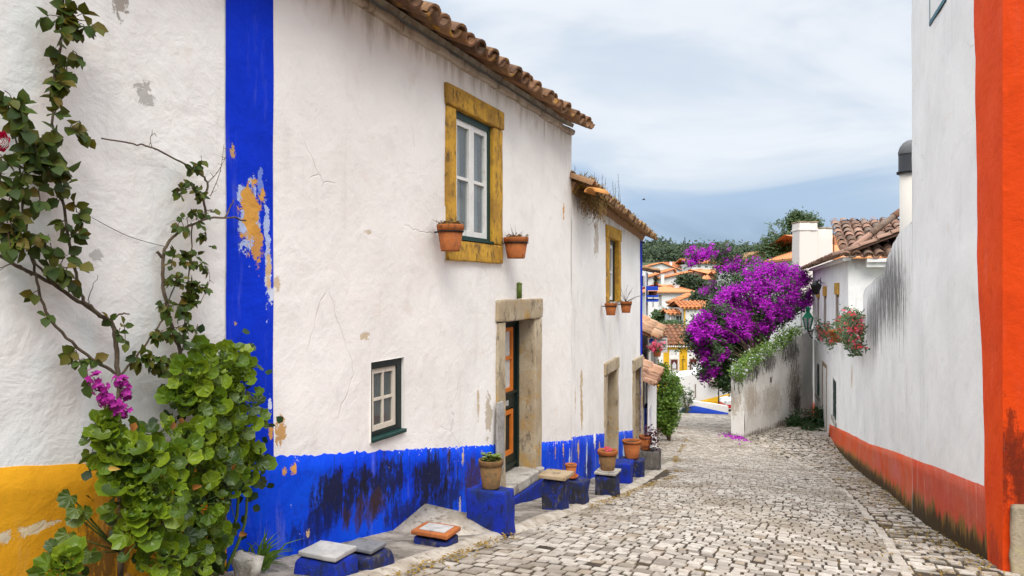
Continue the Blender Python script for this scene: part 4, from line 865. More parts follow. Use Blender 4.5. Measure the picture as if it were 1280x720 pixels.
mb = MB(); top = ray(898.3, 477, 42.5); mb.tube([b0, top], .035, 8); mb.build('pole', M['iron'], sp); mb = MB(); mb.lathe([(0, -.02), (.05, 0), (.09, .18), (.11, .2), (.02, .30), (0, .31)], top, 8); mb.build('lantern', M['iron'], sp)
# village on the far slope
village('village_house', 'white village house with two tall shuttered windows under an orange hipped roof', 75, 806, 869, 364.5, -7.5, 8, 355.5, 'hip', wins=[(816, 819.3, 370.5, 384), (824.3, 828.3, 370.5, 384), (815.5, 817.5, 389.5, 393.5), (823.5, 827, 389, 393.5), (853.6, 855.6, 369, 371)], chim=[(842.5, 848.5, 357, 2.2)])
village('village_house', 'white village house with a gable side lean-to roof behind the glazed porch', 70, 842, 872, 379, -7.5, 2.5, 368.5, 'gable', ridge=.86, over=.15)
yv, VW, vx = village('village_house', 'cream village house with yellow corner strip and pale pink roof', 62, 855, 900, 385.5, -8.3, 5, 377, 'side', over=.2)
mb = MB(); zb_ = ray(0, 412, 62).z; wbox(mb, VW, 0, .12, zb_, ray(0, 385.5, 62).z, -.04, .03); wbox(mb, VW, .12, 2.6, ray(0, 386.8, 62).z, ray(0, 385.5, 62).z, -.04, .03); mb.build('yellow_strip', M['yellow_far'], yv)
village('glazed_porch', 'low glazed porch with pale orange roof beside the yellow cornered house', 63, 837, 854, 393, -8.3, 2.5, 387.5, 'side', over=.15, wins=[(838.5, 843, 394.5, 403), (844, 854.5, 394, 403.5)], cat='porch')
village('village_house', 'white village house with long sloping orange roof left of the far tree', 96, 808, 846, 348, -4, 5, 336.5, 'gable', ridge=.92, chim=[(822, 825, 341, 1)])
village('village_house', 'wide white village house with a long orange roof behind the far tree', 92, 829, 882, 348, -4, 4, 337.5, 'gable', ridge=.90, chim=[(826, 830, 343, -.5)])
village('village_house', 'white village house with pyramid orange roof next to the bougainvillea', 88, 876, 908, 348.5, -4, 8, 336.5, 'hip')
village('village_house', 'white village house with grey yard wall and low orange roof, uppermost of the village', 122, 862, 905, 329.5, -1, 10, 324, 'side', wins=[(872, 876, 332, 335), (881, 885, 332, 335)])
village('village_house', 'white gabled village house at the left edge, below the dark hillside', 118, 795, 848, 337, -1, 6, 329, 'gable', ridge=.6, chim=[(837, 840, 327.5, 3)])
village('village_house', 'small orange roofed village house between two white gables', 128, 838, 855, 334, 0, 8, 328, 'side')
village('village_house', 'white village house with a plain gable half hidden behind the bougainvillea', 72, 924, 966, 330, -8, 8, 316, 'gable', ridge=.5, roof='mosstile')
village('village_house', 'white village house with pale roof above the round shrubs', 84, 906, 950, 352, -6, 8, 340, 'side')
village('hilltop_farmhouse', 'tiny farmhouse with orange roof on the dark hillside', 330, 839, 853, 318.5, 10, 14, 315.3, 'side', over=.6)

# ---------------------------------------------------------------- weathered retaining wall, house R and what stands behind it
WW = Wall((8.45, 26.2), (13.35 - 8.45, 31.95 - 26.2)); WL_ = (Vector((13.35, 31.95)) - Vector((8.45, 26.2))).length
rw = thing('retaining_wall', WW.pt(3, -5.6), 'weathered mould stained white retaining wall with a sloping top under the bougainvillea', 'wall')
WT = [(WW.uz(px, py)) for px, py in ((929, 470), (940, 459), (952, 449), (968, 439), (984, 429), (1000, 420), (1016, 411))]
mo = (.16, .12, .085); mo2 = (.035, .03, .025)
PW = lambda px, py: WW.uz(px, py)
M['plaster_w'] = plaster('mouldy_plaster', (.80, .78, .74), (.72, .69, .64), [(*PW(964, 475), .14, .14, (.10, .08, .06))], .25, (.30, .26, .21), flecks=1, bstr=.6, mould=[(*PW(993, 488), 1.0, 1.9, mo), (*PW(997, 508), .6, .9, mo2), (*PW(988, 440), 1.4, .7, mo2), (*PW(960, 452), 1.3, .6, mo2), (*PW(940, 466), .9, .5, mo2), (*PW(945, 543), 1.8, .25, mo), (*PW(975, 533), 1.8, .3, mo), (*PW(940, 500), 1.0, .8, (.45, .38, .30)), (*PW(965, 500), 1.6, .9, (.50, .45, .38))])
mb = MB(); panel(mb, WW, 0, WL_, -6.6, lambda u: interp(WT, u) + .05 * nz(u * 2, 4), (), .1, 41, .05, .12, 0, .5); mb.build('wall', M['plaster_w'], rw)
HO, HN = Vector((14.2, 34.0)), Vector((9.85, 21.1)); HR = Wall(HO, HN - HO); HL = (HN - HO).length
h7 = thing('white_house', HR.pt(HL / 2, -5), 'two storey white house with ochre topped narrow windows rising behind the garden wall', 'house')
def hrw(px0, px1, py0, py1):
    a, b = sorted((HR.uz(px0, 0)[0], HR.uz(px1, 0)[0])); pm = (px0 + px1) / 2; return (a, b, HR.uz(pm, py1)[1], HR.uz(pm, py0)[1])
wr = [hrw(1021.3, 1024.3, 372, 404), hrw(1029.5, 1033.2, 370, 410), hrw(1044.3, 1049, 368, 412)]
M['plaster_h'] = plaster('white_plaster_back_house', (.80, .785, .76), (.74, .72, .70), [], .2, topz=.75)
mb = MB(); panel(mb, HR, 0, HL, -6.5, .86, wr, .15, 51, .01, .2)
e7 = HR.n3 * -1; c0 = HR.pt(HL, 0)
SW7 = Wall((HR.pt(HL, 0).x, HR.pt(HL, 0).y), (e7.x, e7.y)); panel(mb, SW7, 0, 6, -6.5, .86, (), .15, 52, .01, .3); body(mb, HR, 0, HL - .3, -6.5, .86, -.4, -6); mb.build('wall', M['plaster_h'], h7)
for r in wr:
    mb = MB(); wbox(mb, HR, r[0] - .12, r[1] + .12, r[3], r[3] + .38, -.1, .03); 
    w = mb.build('window', M['ochre_stone'], h7); mb = MB(); wbox(mb, HR, r[0], r[1], r[2], r[3], -.16, -.03); mb.build('shutter', M['brown_wood'], w)
    mb = MB(); wbox(mb, HR, lerp(r[0], r[1], .45), lerp(r[0], r[1], .95), r[2] + .1, r[3] - .1, -.03, -.02); mb.build('pane', plain('pale_pane', (.5, .5, .48), .3), w)
upf = -HR.n3 * .92 + U3 * .36; ups = -SW7.n3 * .92 + U3 * .36
mb = MB(); barrel_roof(mb, HR.pt(-.3, .90, .4), HR.d3, upf, HL + .55, 3.4, .26, .115, .42, .03); mb.build('tiled_roof', M['oldtile'], h7)
mb = MB(); barrel_roof(mb, SW7.pt(-.1, .905, .35), SW7.d3, ups, 6.2, 3.6, .30, .135, .42, .03, rnd=random.Random(8)); mb.build('tiled_roof', M['oldtile'], h7)
mb = MB(); wbox(mb, SW7, .45, 6, .60, .74, .0, .32); wbox(mb, SW7, .45, 6, .74, .84, .0, .40); mb.build('cornice', M['white_far'], h7)
mb = MB(); wbox(mb, HR, 0, HL + .3, .80, .90, -.05, .16); mb.build('cornice', M['plaster_h'], h7)
mb = MB(); hp = SW7.pt(-.1, 1.0, .3); dd = (upf + ups); pts = [hp + dd.normalized() * k for k in (0, 1.2, 2.4, 3.6)]
for a, b in zip(pts, pts[1:]): mb.tube([a, b + (b - a) * .08], [.11, .09], 8)
mb.build('hip_ridge', M['oldtile'], h7)
# orange tiled house with the large chimney
oh, OW, ox = village('white_house', 'house with bright orange tiled roof and a large whitewashed double chimney behind', 40, 1003, 1110, 322, -7, 9, 293.5, 'hip', 'newtile', 'white_far')
mb = MB(); XA, XB = ray(994.5, 0, 38).x, ray(1017, 0, 38).x; zc = ray(0, 279, 38).z; XC = ray(1037, 0, 38).x
rbm = MB(); rbm.rough(((XA + XB) / 2, 38, zc - 2), (XB - XA, 1.0, 4), (Vector((1, 0, 0)), Vector((0, 1, 0)), U3), .03, .02, 5); rbm.rough(((XB + XC) / 2, 38.1, zc - 2.3), (XC - XB, .9, 4), (Vector((1, 0, 0)), Vector((0, 1, 0)), U3), .03, .02, 5)
rbm.rough(((XA + XB) / 2, 38, zc - .38), (XB - XA + .07, 1.07, .10), (Vector((1, 0, 0)), Vector((0, 1, 0)), U3), .02, .02, 3)
ch = rbm.build('chimney', plaster('pinkish_chimney_plaster', (.76, .69, .63), (.66, .58, .52), [], .3), oh)
mb = MB(); mb.rough(((XA + XB) / 2, 38, zc + .03), (XB - XA + .06, 1.05, .07), (Vector((1, 0, 0)), Vector((0, 1, 0)), U3), .02, .02, 3); mb.rough(((XB + XC) / 2, 38.1, zc - .28), (XC - XB + .05, .95, .07), (Vector((1, 0, 0)), Vector((0, 1, 0)), U3), .02, .02, 3); mb.build('chimney_cap', M['brown_stone'], ch)
mb = MB(); p = ray(1079.5, 292, 43); mb.rough(p - U3 * .3, (.5, .5, .7), (Vector((1, 0, 0)), Vector((0, 1, 0)), U3), .02, .02, 3); mb.rough(p + U3 * .05, (.32, .32, .25), (Vector((1, 0, 0)), Vector((0, 1, 0)), U3), .02, .02, 3); mb.build('chimney', M['brown_stone'], oh)
for px, py, Y, pb, lb in ((1042.2, 281, 40.3, 318, 'thin dark antenna mast beside the large white chimney'), (1095.3, 285, 41, 312, 'thin dark antenna mast above the old brown tiles')):
    b_ = ray(px, pb, Y); tt = ray(px, py, Y); mb = MB(); mb.tube([b_, tt], .03, 6); mb.box(tt - U3 * .06, (.06, .06, .14)); tag(mb.build('antenna_mast', M['iron'], None, b_), lb, 'antenna')
# annex with the round capped chimney behind the garden wall
an = thing('roof_annex', (8.2, 13.6, -3.3), 'low flat annex with the round white chimney behind the garden wall', 'outbuilding')
mb = MB(); mb.box((9.1, 13.2, -1.6), (2.2, 2.4, 3.6), rz=-.42); mb.build('wall', M['plaster_g'], an)
cc = ray(1139, 360, 13.2); tz = lambda py: ray(0, py, 13.2).z; rr = 15 / F * 13.2
rc = thing('round_chimney', (cc.x, cc.y, -.9), 'round white chimney pipe with black collar and domed grey cap', 'chimney')
mb = MB(); mb.lathe([(rr * .86, -.9), (rr * .86, tz(212))], (cc.x, cc.y, 0), 24, True); mb.box((cc.x + .3, cc.y, -.9), (1.0, .5, .3)); mb.build('shaft', plaster('stained_chimney_plaster', (.66, .62, .56), (.5, .46, .41), [], .4), rc)
mb = MB(); mb.lathe([(rr * .8, tz(217)), (rr * 1.08, tz(217)), (rr * 1.10, tz(214.5)), (rr * .95, tz(213.5)), (rr * .95, tz(192)), (rr * .8, tz(192))], (cc.x, cc.y, 0), 28); mb.build('collar', plain('sooty_black_collar', (.018, .018, .022), .6), rc)
mb = MB(); mb.lathe([(rr * .97, tz(193)), (rr * .98, tz(190)), (rr * .86, tz(183.5)), (rr * .62, tz(178.5)), (rr * .32, tz(175.5)), (0.001, tz(174.6))], (cc.x, cc.y, 0), 28); mb.build('cap', plain('grey_cap', (.13, .13, .13), .8), rc)
# ---------------------------------------------------------------- leaves
def leaf(mb, p, d, n, L, w, fold=.25, curl=.15):
    d = d.normalized(); sd = d.cross(n); sd = sd.normalized() if sd.length > 1e-4 else d.orthogonal().normalized(); n = sd.cross(d).normalized()
    m = [mb.vert(p + d * (L * t) - n * (curl * L * t * t)) for t in (0, .35, .72, 1)]
    q = lambda t, k, s_: mb.vert(p + d * (L * t) + sd * (s_ * w * k) + n * (fold * w * k - curl * L * t * t))
    l1, l2, r1, r2 = q(.33, .5, 1), q(.70, .38, 1), q(.33, .5, -1), q(.70, .38, -1)
    for f in ((m[0], m[1], l1), (m[1], m[2], l2, l1), (m[2], m[3], l2), (m[1], m[0], r1), (m[2], m[1], r1, r2), (m[3], m[2], r2)): mb.face(f, None, True)
def disc_leaf(mb, p, n, r, rn, cup=.3):
    n = n.normalized(); a = n.orthogonal().normalized(); a = a * math.cos(rn.random() * 6.28) + n.cross(a) * math.sin(rn.random() * 6.28); a.normalize(); b = n.cross(a); N = 14
    c = mb.vert(p); mid = []; rim = []
    bend = rn.uniform(-.12, .18)
    for k in range(N):
        t = 2 * math.pi * k / N; s_ = .25 if k == 0 else 1
        wv = cup * .45 + .10 * math.sin(3 * t + rn.random() * .4); rr = r * (.92 + .10 * (k % 2)) * s_ * rn.uniform(.95, 1.05)
        mid.append(mb.vert(p + (a * math.cos(t) + b * math.sin(t)) * rr * .55 + n * r * (cup * .32 * s_ + bend * math.cos(t) * .3)))
        rim.append(mb.vert(p + (a * math.cos(t) + b * math.sin(t)) * rr + n * r * (wv * s_ + bend * math.cos(t))))
    for k in range(N):
        j = (k + 1) % N; mb.face((c, mid[k], mid[j]), None, True); mb.face((mid[k], rim[k], rim[j], mid[j]), None, True)
def fan_leaf(mb, p, d, n, r, rn, pleat=.10, cup=.35, N=13):
    """scalloped, pleated leaf: p where the stalk meets the blade, d along the middle vein, n the upper side"""
    d = d.normalized(); sd = d.cross(n); sd = sd.normalized() if sd.length > 1e-4 else d.orthogonal().normalized(); n = sd.cross(d); c = mb.vert(p); pm = pr = None; sp = rn.uniform(2.3, 2.75)
    for k in range(N + 1):
        a = lerp(-sp, sp, k / N); e = d * math.cos(a) + sd * math.sin(a); rr = r * (1.0 + .30 * math.cos(a)) * (.62 + .06 * (k % 2)) * rn.uniform(.95, 1.05); z = pleat * r * (1 if k % 2 else -1)
        m_ = mb.vert(p + e * rr * .55 + n * (cup * r * .25 + z * .5)); q_ = mb.vert(p + e * rr + n * (cup * r * .7 + z + rn.uniform(-.04, .04) * r))
        if pm is not None: mb.face((c, pm, m_), [(0, 0), (1, .5), (2, .5)], False); mb.face((pm, pr, q_, m_), [(1, .5), (1, 1), (2, 1), (2, .5)], False)
        pm, pr = m_, q_
def tuft(mb, p, n, R_, s, rn, flat=.4):
    for k in range(n):
        o = Vector((rn.gauss(0, 1), rn.gauss(0, 1), rn.gauss(0, 1))) * R_ * .55; d = Vector((rn.gauss(0, 1), rn.gauss(0, 1), rn.gauss(0, 1))).normalized()
        e = d.orthogonal().normalized(); q = s * rn.uniform(.6, 1.25); a = p + o
        mb.poly([a - d * q, a + e * q * .55, a + d * q, a - e * q * .55])
def smooth_path(pts, n=5):
    P = [Vector(p) for p in pts]; out = []
    for i in range(len(P) - 1):
        a, b, c, d = P[max(i - 1, 0)], P[i], P[i + 1], P[min(i + 2, len(P) - 1)]
        for k in range(n): t = k / n; out.append(.5 * ((2 * b) + (c - a) * t + (2 * a - 5 * b + 4 * c - d) * t * t + (3 * b - a - 3 * c + d) * t ** 3))
    return out + [P[-1]]
def taper(n, a, b): return [lerp(a, b, k / (n - 1)) for k in range(n)]
def inpoly(x, y, P_):
    r = False
    for (a, b), (c, d) in zip(P_, P_[1:] + P_[:1]):
        if (b > y) != (d > y) and x < (c - a) * (y - b) / (d - b) + a: r = not r
    return r
def sample(P_, rn):
    xs = [p[0] for p in P_]; ys = [p[1] for p in P_]
    while True:
        x, y = rn.uniform(min(xs), max(xs)), rn.uniform(min(ys), max(ys))
        if inpoly(x, y, P_): return x, y

# ---------------------------------------------------------------- blocks against the left wall
def block(W, u0, u1, o0, o1, top, mat, label, cap=None, capcol=None, taper=0, caph=.035, seed=0, jit=.026):
    top += .03
    z = lg((u0 + u1) / 2, W); um = (u0 + u1) / 2; d, n = W.fr(um)
    t = thing('stone_block', W.pt(um, z, (o0 + o1) / 2), label, 'block', 'painted stone blocks along the house walls')
    mb = MB(); h = top + .30; zt = z + top - (caph + .006 if cap else 0); mb.rough(W.pt(um, (zt + z - .22) / 2 - (.012 if cap is not None else 0), (o0 + o1) / 2), (o1 - o0, u1 - u0, zt - z + .22), (n, d, U3), .02, jit, 5, taper, seed); mb.build('block_body', M[mat], t)
    if cap:
        mb = MB(); mb.rough(W.pt(um, zt + caph / 2 + .008, (o0 + o1) / 2 + .004), (o1 - o0 + cap, u1 - u0 + cap, caph), (n, d, U3), .006, .004, 3, 0, seed + 1); mb.build('top_slab', M[capcol], t)
    return z + top, W.pt(um, z + top, (o0 + o1) / 2)
block(LW, 4.80, 5.02, .34, .62, .115, 'blue_block', 'low cobalt block with a clean pale grey slab on top, nearest to the geranium bush', -.01, 'marble', .35, .03, 1)
block(LW, 5.07, 5.30, .42, .69, .11, 'blue_dark', 'low chipped grimy block topped with a loose dark slate', -.06, 'slate', .05, .025, 2)
block(LW, 5.98, 6.19, .42, .70, .09, 'blue_dark', 'low block with a worn terracotta and white tile on its top', .02, 'terracotta', .0, .03, 3)
zb4, pb4 = block(LW, 6.80, 7.03, .45, .80, .33, 'blue_block', 'tall cobalt block left of the glazed door carrying a succulent pot', None, None, .04, 0, 4, .02)
block(LW, 8.44, 8.66, .50, .73, .36, 'blue_dark', 'tall narrow block with a wide worn stone seat slab right of the glazed door', .07, 'brown_stone', 0, .04, 5)
zb6, pb6 = block(LW, 9.06, 9.36, .38, .74, .26, 'blue_dark', 'grimy block carrying the small terracotta pot on a saucer', .0, 'grey_stone', .03, .03, 6)
zb7, pb7 = block(LW, 10.2, 10.48, .54, .80, .29, 'blue_dark', 'grimy blue block carrying the two toned wide rimmed pot', .02, 'grey_stone', .02, .03, 7)
block(LW2, 1.02, 1.36, .34, .66, .30, 'blue_block', 'faded light blue topped block between two potted blocks', .0, 'blue_pale', .05, .03, 8)
zb9, pb9 = block(LW2, 2.22, 2.52, .28, .69, .28, 'blue_dark', 'narrow dark blue block under the largest terracotta pot', .0, 'blue_dark', 0, .02, 9)
zb10, pb10 = block(LW2, 4.0, 4.42, .36, .76, .35, 'dark_stone', 'dark unpainted stone block farthest down the wall, under a purple plant', None, None, 0, 0, 10, .02)
mb = MB(); mb.rough(LW.pt(6.09, lg(6.09) + .1245, .565), (.21, .15, .010), (LW.n3, LW.d3, U3), .003, .002, 3); mb.build('tile_patch', M['marble'], [o for o in COL.objects if o.get('label', '').startswith('low block with a worn')][0])
# mortar fan and the grey slab beside the door
fd_ = thing('mortar_ramp', LW.pt(6.66, lg(6.6), .35), 'pale mortar ramp between the tall cobalt block and the sidewalk', 'mortar')
mb = MB(); z = lg(6.6); p = [LW.pt(6.35, lg(6.35) + .0, .02), LW.pt(6.86, z + .12, .02), LW.pt(6.86, z + .08, .5), LW.pt(6.84, z - .03, .78), LW.pt(6.4, lg(6.4) - .02, .55)]
ct = mb.vert(LW.pt(6.68, z + .035, .40)); ii = [mb.vert(k) for k in p]
for k in range(5): mb.face((ct, ii[k], ii[(k + 1) % 5]), None, True)
lo = [mb.vert(Vector(k) - U3 * .2) for k in p]
for k in range(5): mb.face((lo[k], lo[(k + 1) % 5], ii[(k + 1) % 5], ii[k]))
mb.build('mortar_body', M['mortar'], fd_)
sl = MB(); sl.rough(LW.pt(U(619.5), Z(618, 545), .05), (.03, .16, .72), (LW.n3, LW.d3, U3), .012, .012, 5); tag(sl.build('leaning_slab', stone('bare_grey_render', (.33, .31, .29), (.26, .24, .225), (.13, .115, .10), 4, .5), None, LW.pt(U(619.5), lg(6.9), .05)), 'narrow bare grey slab leaning against the wall left of the door surround', 'slab')
mb = MB(); uq, zq = LW.uz(647, 366); mb.tube([LW.pt(uq, do_[3] + .01, .02), LW.pt(uq, do_[3] + .17, .02)], .032, 10); mb.lathe([(.034, .0), (.034, .02), (0.001, .03)], LW.pt(uq, do_[3] + .165, .02), 10)
tag(mb.build('green_stub', paint('mossy_green_stub', (.10, .14, .02), (.25, .2, .05)), None, LW.pt(uq, do_[3], .02)), 'short mossy green stub standing on the stone lintel over the glazed door', 'pipe stub')

# ---------------------------------------------------------------- pots
def pot(loc, r, h, label, mat='terracotta', rim=.18, saucer=None, name='flower_pot', group=None, tapr=.70):
    t = thing(name, loc, label, 'flower pot', group); mb = MB(); rh = h * rim
    mb.lathe([(0.001, 0), (r * tapr, 0), (r * tapr * 1.02, .01), (r * .93, h - rh), (r * .93, h - rh), (r, h - rh + .004), (r * 1.02, h - .008), (r, h), (r * .9, h), (r * .87, h - .02), (r * .84, h * .86)], wloc(t), 28); mb.build('pot', M[mat], t)
    mb = MB(); mb.lathe([(r * .84, h * .87), (r * .5, h * .885), (.001, h * .88)], wloc(t), 16); mb.build('soil', M['soil'], t)
    if saucer: mb = MB(); mb.lathe([(.001, .0), (saucer * .85, 0), (saucer, .03), (saucer * .95, .03), (saucer * .8, .008), (.001, .008)], wloc(t) - U3 * .012, 24); mb.build('saucer', M[mat], t)
    return t
rn = random.Random(21)
p1 = pot(pb4 + LW.n3 * .0 + U3 * .005, .105, .24, 'dark mossy terracotta pot of pale succulents on the tall cobalt block', 'old_terracotta', .2)
mb = MB(); a = wloc(p1) + U3 * .22
for k in range(34):
    q = rn.random() * 6.28; rr = .085 * math.sqrt(rn.random()); c = a + Vector((math.cos(q) * rr, math.sin(q) * rr, rn.uniform(0, .05)))
    for j in range(7):
        t = j / 7 * 6.28 + rn.random(); d = Vector((math.cos(t), math.sin(t), .7)); leaf(mb, c, d, U3, .032, .024, .3, -.1)
mb.build('succulents', M['succulent'], p1)
p2 = pot(pb6 + U3 * .012, .068, .145, 'small plain terracotta pot on a saucer in front of peeling blue paint', 'terracotta', .2, .085)
p3 = pot(pb7 + U3 * .006, .125, .25, 'wide terracotta pot with orange rim and mossy dark lower half', 'old_terracotta', .2, None)
mb = MB(); a = wloc(p3); mb.lathe([(.118, .198), (.128, .2), (.131, .245), (.126, .256), (.112, .256), (.108, .23)], a, 28); mb.build('rim', M['terracotta'], p3)
mb = MB(); mb.lathe([(.001, 0), (.12, 0), (.135, .012), (.12, .012), (.001, .006)], a - U3 * .008, 24); mb.build('saucer', M['grey_stone'], p3)
mb = MB(); tuft(mb, a + U3 * .235, 40, .06, .025, rn); mb.build('dead_flowers', M['pink_petal'], p3)
p4 = pot(pb9 + U3 * .004, .16, .29, 'largest clean orange terracotta pot, empty, on the narrow dark blue block', 'terracotta', .14)
p5 = pot(pb10 + U3 * .01 - LW2.d3 * .05 - LW2.n3 * .08, .12, .26, 'terracotta pot with a dark purple trailing plant on the farthest stone block', 'terracotta', .2)
mb = MB(); a = wloc(p5)
for k in range(240):
    q = rn.random(); c = a + Vector((.02 + rn.gauss(.10, .08), rn.gauss(0, .09), .30 - .0 + rn.gauss(0, .07) - .28 * q * (rn.random() < .55)))
    d = Vector((rn.gauss(0, 1), rn.gauss(0, 1), rn.gauss(0, .6))); leaf(mb, c, d, U3, .06, .04, .2)
mb.build('foliage', M['dark_purple'], p5)
def hang_pot(W, px, py_top, wpx, hpx, label, twigs=40, ring_=True):
    off = .16; u, zt = W.uz(px, py_top, off); Y = W.pt(u, 0, off).y; r = wpx / F * Y / 2 * .97; h = hpx / F * Y
    t = pot(W.pt(u, zt - h, off), r, h, label, 'terracotta', .22, None, 'hanging_pot', 'terracotta pots hung beside the upper windows'); mb = MB(); a = wloc(t)
    mb.tube([a + Vector((math.cos(k / 16 * 6.28) * r * .98, math.sin(k / 16 * 6.28) * r * .98, h * .74)) for k in range(17)], .006, 5, False); mb.tube([a - W.n3 * r * .95 + U3 * h * .74, a - W.n3 * (off + .01) + U3 * h * .74], .008, 5)
    mb.build('iron_ring', M['iron'], t); mb = MB()
    for k in range(twigs):
        q = rn.random() * 6.28; b = a + Vector((math.cos(q) * r * rn.random() * .9, math.sin(q) * r * rn.random() * .9, h * .9)); d = Vector((rn.gauss(0, .7), rn.gauss(0, .7), rn.uniform(.2, 1))).normalized(); l = rn.uniform(.03, .09)
        mb.tube([b, b + d * l * .6, b + d * l + Vector((rn.gauss(0, .02), rn.gauss(0, .02), -.005))], [.0035, .003, .0015], 4, False); leaf(mb, b + d * l * .8, Vector((rn.gauss(0, 1), rn.gauss(0, 1), rn.gauss(0, .6))), U3, .035, .02, .5)
    mb.build('dry_plant', M['dry'], t); return t
hang_pot(LW, 563, 281, 35, 33, 'hanging terracotta pot of dried plants at the near side of the ochre framed window', 130)
t = hang_pot(LW, 645, 297, 32, 26, 'hanging terracotta pot of bare twigs at the far side of the ochre framed window', 100)
mb = MB(); a = wloc(t) + U3 * .2
for k in range(9):
    d = Vector((rn.gauss(0, 1), rn.gauss(0, 1), rn.uniform(.2, 1))).normalized(); mb.tube([a, a + d * .1, a + d * .17 + U3 * .02], [.003, .002, .001], 4)
mb.build('bare_twigs', M['twig'], t)
hang_pot(LW2, 763.5, 379, 16, 15, 'ochre terracotta pot directly under the narrow upper window', 16)
t = hang_pot(LW2, 782.5, 377, 15, 14, 'terracotta pot with long wiry twigs right of the narrow upper window', 16)
mb = MB(); a = wloc(t) + U3 * .2
for k in range(9):
    d = Vector((rn.gauss(.1, .6), rn.gauss(0, .6), rn.uniform(.3, 1))).normalized(); mb.tube([a, a + d * .2, a + d * .36 + Vector((.03, 0, -.03))], [.005, .004, .002], 4)
mb.build('bare_twigs', M['twig'], t)

# ---------------------------------------------------------------- climbing roses on the near wall
LWP = lambda px, py, off=.05: LW.at(px, py, off)
def climb(name, label, stems, twigs, leafset, sz, mat='rose_leaf', seed=1):
    r_ = random.Random(seed); base = LW.pt(LW.uz(150, 360)[0], 0, .15); base.z = lg(3.6)
    t = thing(name, base, label, 'climbing rose'); mb = MB(); lf = MB(); tw = MB(); fo = MB()
    for pts, ra, rb in stems:
        pp = smooth_path([LWP(x, y, o) for x, y, o in pts]); pp = [p + Vector((r_.gauss(0, .003), r_.gauss(0, .003), r_.gauss(0, .003))) for p in pp]; mb.tube(pp, taper(len(pp), ra, rb), 7)
    for pts, ra, rb in twigs:
        pp = smooth_path([LWP(x, y, o) for x, y, o in pts]); tw.tube(pp, taper(len(pp), ra, rb), 5)
        for p in pp[1::2]:
            d = Vector((r_.gauss(0, 1), r_.gauss(0, .5), r_.gauss(0, 1))).normalized(); tw.tube([p, p + d * .03], [.002, .0008], 4)
    for pts, n, spread, lo, hi in leafset:   # sprays of leaflets along a line
        pp = smooth_path([LWP(x, y, o) for x, y, o in pts], 8)
        for k in range(max(2, round(n * .72))):
            c = pp[min(len(pp) - 1, int(r_.random() * len(pp)))]; sd = Vector((r_.gauss(0, 1) * .8, -.35 + r_.gauss(0, .4), r_.gauss(-.15, .8))).normalized()
            if sd.dot(LW.n3) < -.2: sd = sd - LW.n3 * 2 * sd.dot(LW.n3)
            l = r_.uniform(.25, 1) * spread; e = c + sd * l - U3 * l * .25; fo.tube([c, c + sd * l * .6, e], [.0022, .0018, .001], 4, False)
            for q, side in ((1, 0), (.72, 1), (.72, -1), (.42, 1), (.42, -1))[:r_.choice((3, 3, 5))]:
                p = c.lerp(e, q); n_ = (LW.n3 * .7 + U3 * .5 + Vector((r_.gauss(0, .5), r_.gauss(0, .5), r_.gauss(0, .5)))).normalized(); s_ = sd.cross(n_).normalized()
                d = (sd * (1 if side == 0 else .55) + s_ * side + Vector((0, 0, -.45 + r_.gauss(0, .3)))).normalized(); L = r_.uniform(lo, hi) * sz
                leaf(lf, p, d, n_, L, L * r_.uniform(.68, .85), r_.uniform(.1, .4), r_.uniform(.0, .35))
    mb.build('stem', M['bark'], t); fo.build('leaf_stalks', M['twig'], t); lf.build('foliage', M[mat], t)
    if twigs: tw.build('bare_branch', M['bark'], t)
    return t
rose = climb('climbing_rose', 'tall dark leaved climbing rose with one pink bloom on the near white wall',
    [([(150, 720, .16), (150, 600, .12), (149, 520, .1), (148, 466, .09), (145, 425, .08), (137, 402, .07), (110, 385, .06), (75, 361, .06), (30, 336, .05), (-10, 314, .05)], .014, .007),
     ([(147, 467, .09), (120, 452, .07), (90, 428, .07), (60, 395, .06), (48, 358, .06), (40, 325, .06), (32, 280, .07), (27, 235, .08), (20, 180, .08), (8, 120, .08)], .008, .003),
     ([(137, 402, .07), (112, 383, .08), (98, 360, .08), (88, 305, .08), (77, 245, .08), (68, 180, .08), (66, 120, .08), (74, 60, .08), (80, 20, .08), (74, -40, .08)], .008, .004),
     ([(75, 361, .06), (45, 330, .08), (30, 300, .09), (28, 250, .09)], .006, .003), ([(40, 345, .06), (20, 330, .06), (0, 335, .05)], .004, .002),
     ([(138, 402, .07), (150, 393, .08), (162, 392, .08)], .006, .003), ([(110, 385, .06), (112, 370, .07), (122, 345, .07)], .003, .001)],
    [], [([(76, 70, .1), (72, 20, .1), (92, 15, .1), (100, 30, .1)], 22, .10, .8, 1.1), ([(66, 150, .1), (78, 100, .1), (92, 60, .1)], 16, .09, .8, 1.1), ([(70, 160, .1), (72, 220, .1), (90, 150, .1)], 16, .09, .8, 1.1), ([(74, 230, .1), (88, 300, .1)], 9, .09, .8, 1.1),
         ([(5, 110, .1), (20, 150, .1), (30, 130, .1)], 14, .09, .7, 1.0), ([(15, 135, .1), (45, 175, .12), (28, 235, .1)], 26, .10, .8, 1.15), ([(-5, 190, .1), (15, 250, .1), (5, 290, .1)], 26, .10, .8, 1.1), ([(30, 210, .1), (60, 190, .1), (50, 250, .1)], 18, .10, .8, 1.1), ([(95, 265, .1), (105, 265, .1)], 4, .06, .8, 1.1), ([(60, 290, .1), (70, 330, .1), (85, 335, .1)], 12, .09, .8, 1.1), ([(25, 280, .1), (30, 310, .1)], 10, .09, .7, 1),
         ([(45, 360, .08), (65, 400, .08)], 3, .06, .6, .9), ([(85, 415, .08), (100, 450, .08)], 6, .08, .7, 1), ([(115, 450, .1), (105, 470, .1)], 3, .06, .7, 1), ([(120, 390, .1), (165, 420, .1)], 5, .06, .5, .8), ([(160, 440, .1), (190, 450, .1)], 8, .08, .6, 1)], .068, seed=3)
